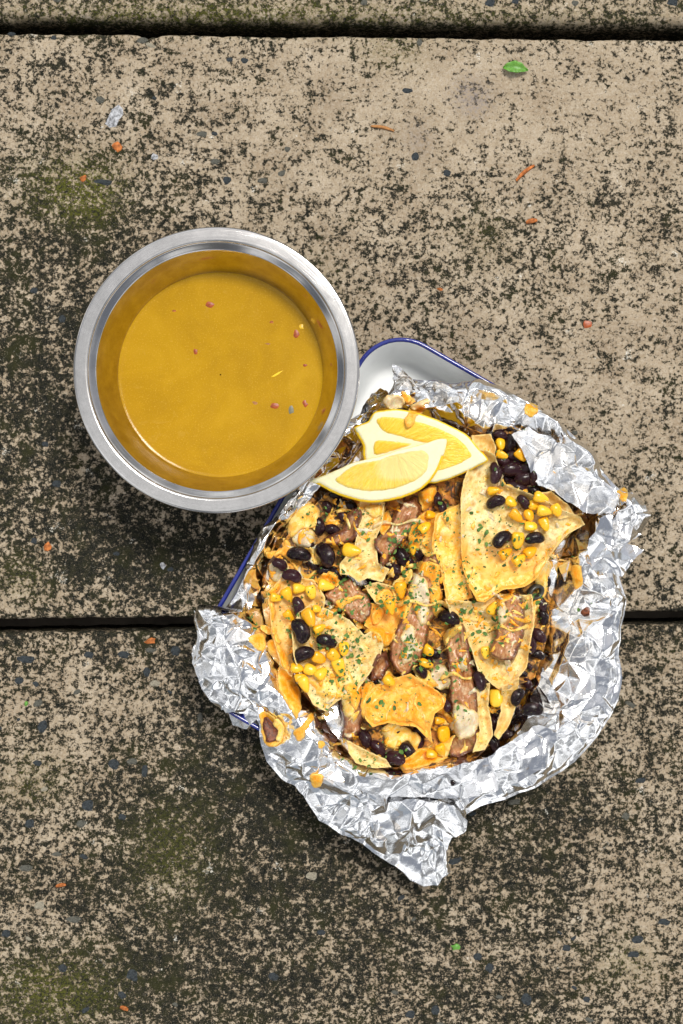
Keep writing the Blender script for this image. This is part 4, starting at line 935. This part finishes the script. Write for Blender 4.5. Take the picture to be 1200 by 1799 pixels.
for k_, (lb_, ol_, mt_) in enumerate([
  ('large orange cheese pull across the centre over the beans', [(705,1090),(690,1075),(672,1070),(660,1050),(672,1036),(690,1040),(700,1052),(716,1044),(724,1060),(716,1082)], 'orange'),
  ('orange cheese running down beside the lobed chip', [(604,1206),(622,1200),(640,1206),(650,1196),(660,1206),(650,1222),(636,1226),(628,1246),(616,1240),(612,1222)], 'orange'),
  ('orange cheese spilled over the left chip toward the foil', [(470,1130),(484,1122),(498,1140),(508,1166),(500,1180),(488,1168),(476,1150)], 'orange'),
  ('pale yellow cheese pool against the upper left foil', [(505,925),(520,900),(545,885),(560,900),(556,925),(530,930),(512,945)], 'mixed'),
  ('orange cheese pool between the notched chip and middle strip', [(690,1020),(706,1010),(722,1000),(724,1016),(712,1030),(708,1050),(692,1050)], 'mixed'),
  ('yellow orange cheese in the gap above the middle strip', [(722,925),(738,905),(752,900),(748,925),(742,950),(732,968),(716,968)], 'orange'),
  ('pale cheese film along the right foil wall', [(938,1000),(958,985),(968,995),(962,1030),(956,1050),(944,1045)], 'mixed'),
  ('orange cheese below the oval steak slice at centre left', [(640,1112),(655,1098),(690,1108),(690,1125),(676,1138),(664,1118),(650,1112)], 'orange'),
  ('orange cheese ribbon beside the narrow lower left steak', [(636,1210),(648,1196),(654,1210),(644,1236),(640,1262),(634,1250)], 'orange'),
  ('yellow cheese pool right of the bottom drips', [(800,1292),(786,1296),(770,1305),(765,1325),(785,1330),(792,1312)], 'mixed'),
  ('orange cheese lump under the lemon beside dark beans', [(640,892),(660,886),(676,890),(672,904),(652,908)], 'mixed'),
  ('orange stain of cheese on the left edge chips', [(462,1055),(476,1050),(484,1070),(482,1100),(494,1130),(482,1128),(468,1095)], 'orange'),
  ('orange cheese in the gap right of the oval steak', [(652,1078),(668,1066),(676,1076),(668,1092),(656,1096)], 'orange')]):
    cheese(lb_, ol_, 340+k_, mt_, .0022, 9., 8., 3.)
for k_, (lb_, pts_, w_) in enumerate([
  ('thin orange cheese strand stretched across the middle strip', [(700,1062),(722,1056),(748,1064),(772,1058),(790,1066)], 3.2),
  ('orange cheese strand draped over the long grained steak', [(776,1190),(796,1184),(818,1192),(840,1186)], 3.6),
  ('pale cheese strand draped over the brown steak near lemon', [(656,925),(676,918),(700,922),(724,914),(745,918)], 3.0),
  ('orange cheese strand crossing the thick right steak piece', [(858,1108),(878,1100),(900,1108),(926,1100)], 3.4)]):
    up = [(x, y-w_*(1+.5*math.sin(i*2.1))) for i, (x, y) in enumerate(pts_)]; dn = [(x, y+w_*(1+.5*math.cos(i*1.7))) for i, (x, y) in enumerate(pts_)][::-1]
    cheese(lb_, up+dn, 370+k_, 'mixed' if 'orange' in lb_ else 'white', .0018, 6., 4., 1.2)
# --- corn
cluster('corn_kernel', 'beside the upper foil wall next to the lemon tip', [(879,780,80,24),(882,799,10,24),(915,800,60,26)], 'x', .002)
cluster('corn_kernel', 'in the heap on the large pale chip', [(867,862,0,25),(897,882,30,24),(907,906,55,27),(929,905,60,24),(950,874,30,29),(956,898,10,27),(977,896,65,27),(932,925,10,24),(957,921,70,25),(938,888,20,22),(909,949,85,30),(888,972,-30,26),(912,983,-35,28),(931,970,-20,26)], 'y', .0008, .2)
cluster('corn_kernel', 'below the front lemon beside the brown steak', [(757,905,0,22),(746,927,-30,26),(726,966,80,20)], 'y', .001)
cluster('corn_kernel', 'between the oval steak slice and middle strip', [(704,1036,80,32),(686,1066,75,30)], 'y', .002)
cluster('corn_kernel', 'beside the charred edge of the right steak', [(865,1068,-60,28),(853,1146,80,24)], 'y', .002)
cluster('corn_kernel', 'lying alone on the pale notched chip', [(618,967,0,34)], 'x', .0005)
cluster('corn_kernel', 'in the orange patch beneath the cheese web', [(572,1029,15,32)], 'x', .001)
cluster('corn_kernel', 'in the row on the left chip near the foil', [(485,1050,20,24),(505,1045,70,28),(526,1034,10,26),(546,1040,80,26),(508,1082,60,26),(544,1085,60,34),(556,1070,0,18),(561,1104,-20,24),(560,1118,70,20)], 'x', .0008, .25)
cluster('corn_kernel', 'in the bunch on the lobed chip at lower left', [(604,1140,80,28),(586,1152,40,28),(596,1172,80,34),(560,1156,20,28),(521,1174,0,26),(545,1177,10,28),(564,1184,-40,26),(535,1202,60,32),(527,1190,-20,22)], 'x', .0008, .25)
cluster('corn_kernel', 'around the foot of the middle steak strip', [(752,1142,30,26),(748,1166,20,26),(683,1196,50,24)], 'x', .001)
cluster('corn_kernel', 'near the bottom drips of orange cheese', [(779,1290,90,30),(772,1266,10,20),(775,1318,60,26),(758,1325,0,22)], 'y', .001)
cluster('corn_kernel', 'wedged behind the curled chip at the lower right', [(872,1226,90,36)], 'y', .002)
# --- beans on top
cluster('black_bean', 'resting on the large pale chip', [(870,831,88,38),(871,882,-25,36),(920,882,60,30),(882,947,-35,40),(940,946,-5,36)], 'y', .0014, .15)
cluster('black_bean', 'in the group against the browned upper left steak', [(572,974,50,46),(525,974,10,42),(513,1012,10,34),(492,992,40,30)], 'x', .002, .2)
cluster('black_bean', 'among the kernels on the left chips', [(524,1066,88,38),(528,1108,70,44),(532,1150,-30,42),(574,1126,10,36)], 'y', .001, .15)
cluster('black_bean', 'at the sides of the long grained steak strip', [(789,1086,10,40),(741,1180,40,28),(843,1196,80,34),(785,1240,70,24)], 'y', .001, .3)
cluster('black_bean', 'just below the front lemon above the orange cheese', [(768,876,80,28),(776,890,60,26)], 'y', .001, .3)
cluster('black_bean', 'resting on foil at the lower right', [(909,1224,-50,36),(936,1246,5,42)], 'x', .003, .1)

# --- olive slice
def ring_item(px, py, r1, r2, label, tilt):
    e = blob('black_bean', px, py, 0, r1*2); loc = e.location.copy(); bpy.data.objects.remove(e)
    n, m = 28, 10; vs = []; fs = []; k = S*.95; ra = (r1+r2)/2*k; rb = (r1-r2)/2*k
    for i in range(n):
        for j in range(m):
            a, b = 2*math.pi*i/n, 2*math.pi*j/m; q = ra+rb*math.cos(b); vs.append((q*math.cos(a), q*.8*math.sin(a), rb*1.6*math.sin(b)))
    for i in range(n):
        for j in range(m): a = i*m+j; b = ((i+1) % n)*m+j; fs.append((a, b, ((i+1) % n)*m+(j+1) % m, i*m+(j+1) % m))
    o = link_mesh('olive_slice', vs, fs, M['olive']); o.location = loc; o.rotation_euler = tilt
    tag(o, label, 'olive slice')
ring_item(941, 1040, 17, 8, 'black olive ring leaning on the foil right of the steak', (R(20), R(15), R(30)))

# --- lemon wedges
def lemon(label, outline, pulps, arc_mask, zf, depth, seed, seg_c):
    B = smooth_poly(outline, 2.2, .5, 6., seed); V, F = fill(B, 2.4); x, y = V[:, 0], V[:, 1]; bd = bdist(V, B)
    cx, cy = B.mean(0); zt = zf(x, y) - .0010*np.clip(1-bd/5., 0, 1)**2; zb = zt - depth*np.sqrt(np.clip(bd/45., .02, 1))
    root = empty('lemon_wedge', W(cx, cy, float(zt.mean()))); tag(root, label, 'lemon wedge', 'lemon wedges on the nachos'); L0 = np.array([*root.location])
    X1, Y1, Z1 = W(x, y, zt); P = np.concatenate([np.stack([X1, Y1, Z1], 1), np.stack([X1, Y1, zb], 1)])
    link_mesh('rind', P-L0, shell(V, F), M['rind'], root); hsplat(x, y, zt)
    # pith: inset more along the outer arc than along the cut
    Bn = np.roll(B, -1, 0)-np.roll(B, 1, 0); Nn = np.stack([-Bn[:, 1], Bn[:, 0]], 1); Nn /= np.linalg.norm(Nn, axis=1, keepdims=True)+1e-9
    if not inside((B+Nn*1.5)[:1], B)[0]: Nn = -Nn
    ins_ = np.array([arc_mask(p) for p in B]); Bp = B + Nn*ins_[:, None]
    keep = bdist(Bp, B) > ins_*.8-.05; Bp = Bp[keep]
    V2, F2 = fill(Bp, 2.6); x2, y2 = V2[:, 0], V2[:, 1]; b2 = bdist(V2, Bp)
    z2 = zf(x2, y2) + .0006*np.clip(b2/3., 0, 1) - .0002; X, Y, Z = W(x2, y2, z2)
    link_mesh('pith', np.concatenate([np.stack([X, Y, Z], 1), np.stack([X, Y, Z-.0008], 1)])-L0, shell(V2, F2), M['pith'], root)
    for q, (pl, pale) in enumerate(pulps):
        Bq = smooth_poly(pl, 2.2, .9, 7., seed+q+5); V3, F3 = fill(Bq, 2.2); x3, y3 = V3[:, 0], V3[:, 1]; b3 = bdist(V3, Bq)
        an = np.arctan2(y3-seg_c[1], x3-seg_c[0]); rd = np.hypot(x3-seg_c[0], y3-seg_c[1])
        z3 = zf(x3, y3) + .0001 + .0009*np.clip(b3/5., 0, 1)**.6 + (vn(an*26, rd/22., 1., seed+q)-.5)*.0005*np.clip(b3/5., 0, 1); X, Y, Z = W(x3, y3, z3)
        pv = np.array([pale(a, b) for a, b in zip(x3, y3)]) if pale else 0*x3
        at = dict(ang=an*26, rad=rd*S*1000*.9, rim=np.clip(b3/10., 0, 1), pale=pv)
        link_mesh('pulp', np.concatenate([np.stack([X, Y, Z], 1), np.stack([X, Y, Z-.0012], 1)])-L0, shell(V3, F3), M['pulp'], root, attrs={k: np.concatenate([v, v]) for k, v in at.items()})
        hsplat(x3, y3, z3)
    return root
rear = [(673,721),(657,725),(646,740),(632,746),(622,753),(629,768),(637,782),(638,801),(645,815),(680,830),(720,842),(757,849),(780,845),(805,836),(823,828),(840,819),(857,809),(850,797),(841,788),(820,764),(793,749),(767,737),(735,726),(700,719)]
rear_p = [([(661,742),(666,733),(690,732),(720,736),(755,746),(790,760),(815,778),(829,797),(826,806),(800,819),(770,828),(760,822),(770,800),(776,776),(745,779),(705,768),(676,760)], None), ([(656,779),(662,773),(680,773),(704,776),(726,780),(700,790),(668,799),(656,797)], None)]
lemon('rear lemon wedge showing two pulp segments beside the foil shreds', rear, rear_p, lambda p: 2.2 if (p[1] < 760 or p[0] > 700) else 3.4 if p[0] < 650 else 2., lambda x, y: .0545 + (x-620)/240*.001 - (y-780)*.00003, .012, 401, (640, 805))
front = [(545,844),(562,853),(580,863),(596,870),(615,876),(634,881),(652,883),(671,882),(689,879),(708,874),(727,867),(741,859),(753,849),(764,835),(772,820),(778,804),(783,788),(785,772),(770,771),(753,777),(726,785),(700,791),(680,798),(657,804),(620,813),(593,825),(570,835)]
front_p = [([(588,845),(598,833),(612,822),(632,813),(660,808),(685,800),(711,794),(735,790),(748,792),(754,801),(753,815),(750,828),(737,841),(722,849),(705,856),(680,862),(652,864),(630,862),(609,857)],
            lambda x, y: .38 + .5*min(1, max(0, (x-655)/30.))*min(1, max(0, (846-y)/14.)))]
lemon('front lemon wedge with its left tip under the steel bowl rim', front, front_p, lambda p: 3.2 if p[1] > 800 + (785-p[0])*.22 else .4, lambda x, y: .0595 - np.clip((640-x)/90., 0, 1)*.0035 - (y-830)*.00004, .014, 402, (690, 780))

# --- scraps of cheese and crumbs on the foil
def smear(label, outline, seed, mat='orange', thick=.0005, name='cheese_smear', cat='cheese smear', dome=4.):
    o = poly_item(name, outline, min(thick, .0016), M[mat], 'melt', seed=seed, blur=1., dome=dome, rough=3.6, step=2.0, lift=.0013)
    return tag(o, label, cat, 'cheese stuck to the foil')
smear('orange cheese smear on the upper foil edge', [(922,712),(934,708),(945,716),(943,726),(930,732),(921,724)], 501)
smear('orange cheese smear on the right foil shoulder', [(1082,862),(1092,855),(1101,862),(1102,874),(1095,880),(1086,872)], 502)
smear('orange cheese drip running down the right foil wall', [(1003,995),(1018,993),(1024,1008),(1022,1028),(1012,1033),(1004,1020)], 503)
smear('small brown burnt spot on the right foil flange', [(1022,1070),(1030,1068),(1034,1076),(1028,1081),(1021,1077)], 504, 'burnt')
smear('square orange smear on the left foil wall', [(438,1118),(462,1114),(467,1130),(464,1142),(448,1138)], 505)
smear('thin orange smear above the square one at left', [(458,1098),(476,1102),(488,1110),(480,1116),(462,1108)], 506)
smear('orange rim of cheese around the dark burnt crust', [(456,1254),(470,1252),(484,1262),(495,1272),(500,1288),(492,1306),(478,1312),(466,1308),(460,1284)], 517, 'orange', .0006)
smear('dark brown burnt cheese crust on the lower left foil', [(461,1262),(470,1260),(480,1270),(487,1276),(490,1288),(486,1298),(476,1305),(468,1301),(464,1284)], 507, 'burnt', .0006)
smear('orange fringe right of the burnt cheese crust', [(484,1262),(492,1268),(497,1284),(490,1302),(484,1300),(488,1284),(480,1274)], 508, 'mixed', .0014)
smear('brown orange stain on the lower left foil', [(545,1362),(556,1358),(566,1364),(562,1382),(552,1384),(545,1376)], 509)
smear('tiny orange stain on the foil below the left chip', [(558,1304),(566,1301),(570,1308),(566,1316),(559,1314)], 510)
smear('orange grated scrap among the upper foil shreds', [(704,688),(714,688),(722,698),(718,708),(708,704)], 511, 'orange', .003)
smear('loose orange strand lying over the rear lemon edge', [(712,744),(716,728),(722,714),(740,712),(752,716),(745,724),(732,732),(724,748),(716,752)], 512, 'orange', .003)
smear('pale melted lump among the upper foil shreds', [(672,702),(690,692),(706,696),(712,708),(700,718),(680,716)], 513, 'white', .003)
smear('pale strand lying beside the orange strand at top', [(722,714),(740,704),(754,700),(757,705),(744,713),(728,720)], 514, 'white', .003)
o = fleck('bean_crumb', 796, 1376, .0600, 8, 8, M['bean'], None, .0015, 61); tag(o, 'tiny black bean crumb stuck on the lower foil', 'crumb')

# --- chopped herbs
def herbs():
    cl = [(700,960,18,30,50),(735,945,15,22,45),(760,1010,12,40,45),(818,1010,16,22,30),(835,980,30,60,25),(870,925,40,40,45),(890,962,30,25,45),(905,985,30,15,25),(600,1060,32,22,40),(665,1045,22,22,50),(720,1050,18,60,70),
          (715,1140,18,30,45),(590,1120,40,18,60),(620,1150,25,30,60),(610,1190,30,30,45),(545,1080,40,40,45),(690,1230,50,25,30),(640,1340,35,12,40),(790,1080,30,16,40),(850,1100,30,40,50),(890,1110,22,34,20),(810,1180,20,60,35),(570,1230,30,20,25),
          (640,930,35,40,25),(600,1000,30,30,25),(560,900,25,20,20),(750,1170,22,25,40),(690,1060,25,14,30),(800,910,60,30,25),(935,1070,14,20,14),(1000,1040,30,40,5),(445,1090,12,12,7),(690,1320,40,12,14),(500,1050,30,40,25),(905,800,30,40,12),(945,1050,10,10,8),(870,800,20,20,8)]
    V = []; F = []
    def add(x, y, L, w, lift=.0004):
        if 550 < x < 858 and 715 < y < 886 - max(0, x-700)*.42: return
        z = float(hsample(HM, x, y)) + lift; X, Y, Z = W(x, y, z); a = rng.uniform(0, 6.28); n = len(V)
        ux, uy = math.cos(a), math.sin(a); tl = rng.uniform(-.35, .35)
        pr = [(-.5, 0), (-.2, .5), (.25, .45), (.5, .05), (.2, -.45), (-.25, -.5)]
        for p, q in pr:
            p *= rng.uniform(.75, 1.2); q *= rng.uniform(.6, 1.2)
            V.append((X+(p*L*ux-q*w*uy)*S, Y+(p*L*uy+q*w*ux)*S, Z+p*L*S*tl+abs(q)*w*S*.5))
        F.append(tuple(range(n, n+6)))
    for cx, cy, rx, ry, n in cl:
        for _ in range(int(n*1.15)):
            x, y = rng.gauss(cx, rx*.7), rng.gauss(cy, ry*.7); big = rng.random() < .2
            L = rng.uniform(6, 11) if big else rng.uniform(1.8, 5); add(x, y, L, L*rng.uniform(.4, .7))
    for _ in range(900):
        t_ = rng.uniform(0, 6.28); q = math.sqrt(rng.random())*.97; i = int(t_/(2*math.pi)*NT) % NT
        add(FC[0]+ri[i]*q*math.cos(t_), FC[1]+ri[i]*q*math.sin(t_), rng.uniform(1.2, 2.6), rng.uniform(.9, 1.6))
    o = link_mesh('chopped_herbs', V, F, M['herb'], smooth=False); tag(o, 'dried green herb flakes sprinkled over the nachos', 'herbs', kind='stuff')
herbs()

# ------------------------------------------------------------------ small things lying on the slabs
def leaf():
    n, m = 16, 7; vs = []; fs = []
    for i in range(n+1):
        u = i/n; w = math.sin(math.pi*min(1, u*1.02))**.75*.26*(1-.25*u)
        for j in range(m):
            v = (j/(m-1)-.5)*2; vs.append(((u-.5)*44*S, v*w*44*S + .05*44*S*math.sin(u*3), .0012+.0018*math.sin(u*3.1)+abs(v)*.0013-.0005*math.cos(u*22)*abs(v)))
    for i in range(n):
        for j in range(m-1): a = i*m+j; fs.append((a, a+m, a+m+1, a+1))
    o = link_mesh('green_leaf', vs, fs, M['leaf']); o.location = W(905, 123, .0); o.rotation_euler = (0, 0, R(-8)); o.modifiers.new('thickness', 'SOLIDIFY').thickness = .0003
    tag(o, 'small bright green leaf lying on the concrete at upper right', 'leaf')
leaf()
def twig(label, px, py, L, w, ang, mat, name='wood_splinter'):
    n, m = 8, 6; vs = []; fs = []; r = random.Random(int(px))
    for i in range(n+1):
        u = i/n; q = w*.5*(math.sin(math.pi*(.12+.76*u))**.6)*S; cx_ = (u-.5)*L*S; cy_ = math.sin(u*3)*L*.06*S
        for j in range(m): a = 2*math.pi*j/m; vs.append((cx_, cy_+q*math.cos(a), q*.6*math.sin(a)+r.uniform(-.1, .1)*q))
    for i in range(n):
        for j in range(m): a = i*m+j; b = i*m+(j+1) % m; fs.append((a, b, b+m, a+m))
    fs += [tuple(range(m))[::-1], tuple(range(n*m, n*m+m))]
    o = link_mesh(name, vs, fs, M[mat]); o.location = W(px, py, w*.3*S); o.rotation_euler = (0, 0, -R(ang)); tag(o, label, 'splinter')
twig('tan curled splinter on the concrete at upper centre', 672, 226, 42, 6, 12, 'twig')
twig('orange brown splinter on the concrete at upper right', 923, 304, 42, 7, -40, 'bits')
twig('short orange splinter below the longer one at right', 934, 389, 20, 9, -12, 'bits')
twig('short orange splinter near the bottom edge of the picture', 218, 1772, 15, 8, 20, 'bits')
twig('thin brown splinter on the lower slab at far left', 107, 1556, 18, 7, -10, 'bits')
def crumb(label, px, py, L, w, mat, seed, cat='crumb', name='crumb', h=.0007, ang=0): tag(fleck(name, px, py, 0, L, w, M[mat], None, h, seed, ang), label, cat)
crumb('reddish orange crumb below the white dropping at upper left', 205, 258, 17, 15, 'bits', 71)
crumb('small pale orange crumb near the mossy patch at left', 147, 313, 16, 9, 'bits', 72, ang=-35)
crumb('orange crumb on the tan slab left of the tray', 83, 960, 18, 15, 'bits', 73)
crumb('orange crumb on the lower slab just below the gap', 264, 1126, 18, 10, 'bits', 74)
crumb('small red scrap on the tan slab right of the tray', 1032, 570, 16, 12, 'redbit', 75, h=.0002)
crumb('tiny green leaf scrap on the lower slab at right', 800, 1664, 14, 11, 'leaf', 76, 'leaf scrap', 'leaf_scrap')
crumb('tiny green scrap on the lower slab at left', 46, 1236, 7, 9, 'leaf', 77, 'leaf scrap', 'leaf_scrap', .0008)
crumb('white chip of grit on the slab left of the tray', 286, 994, 12, 14, 'whitebit', 78, 'grit', 'grit', .0006)
crumb('white bird dropping on the slab at upper left', 203, 205, 24, 36, 'whitebit', 79, 'bird dropping', 'bird_dropping', .0003, 35)
crumb('faint white speck beside the dropping at upper left', 273, 276, 12, 12, 'whitebit', 80, 'grit', 'grit', .0004)
crumb('tiny rust red crumb on the slab above the tray', 773, 508, 10, 8, 'bits', 81, h=.0006)
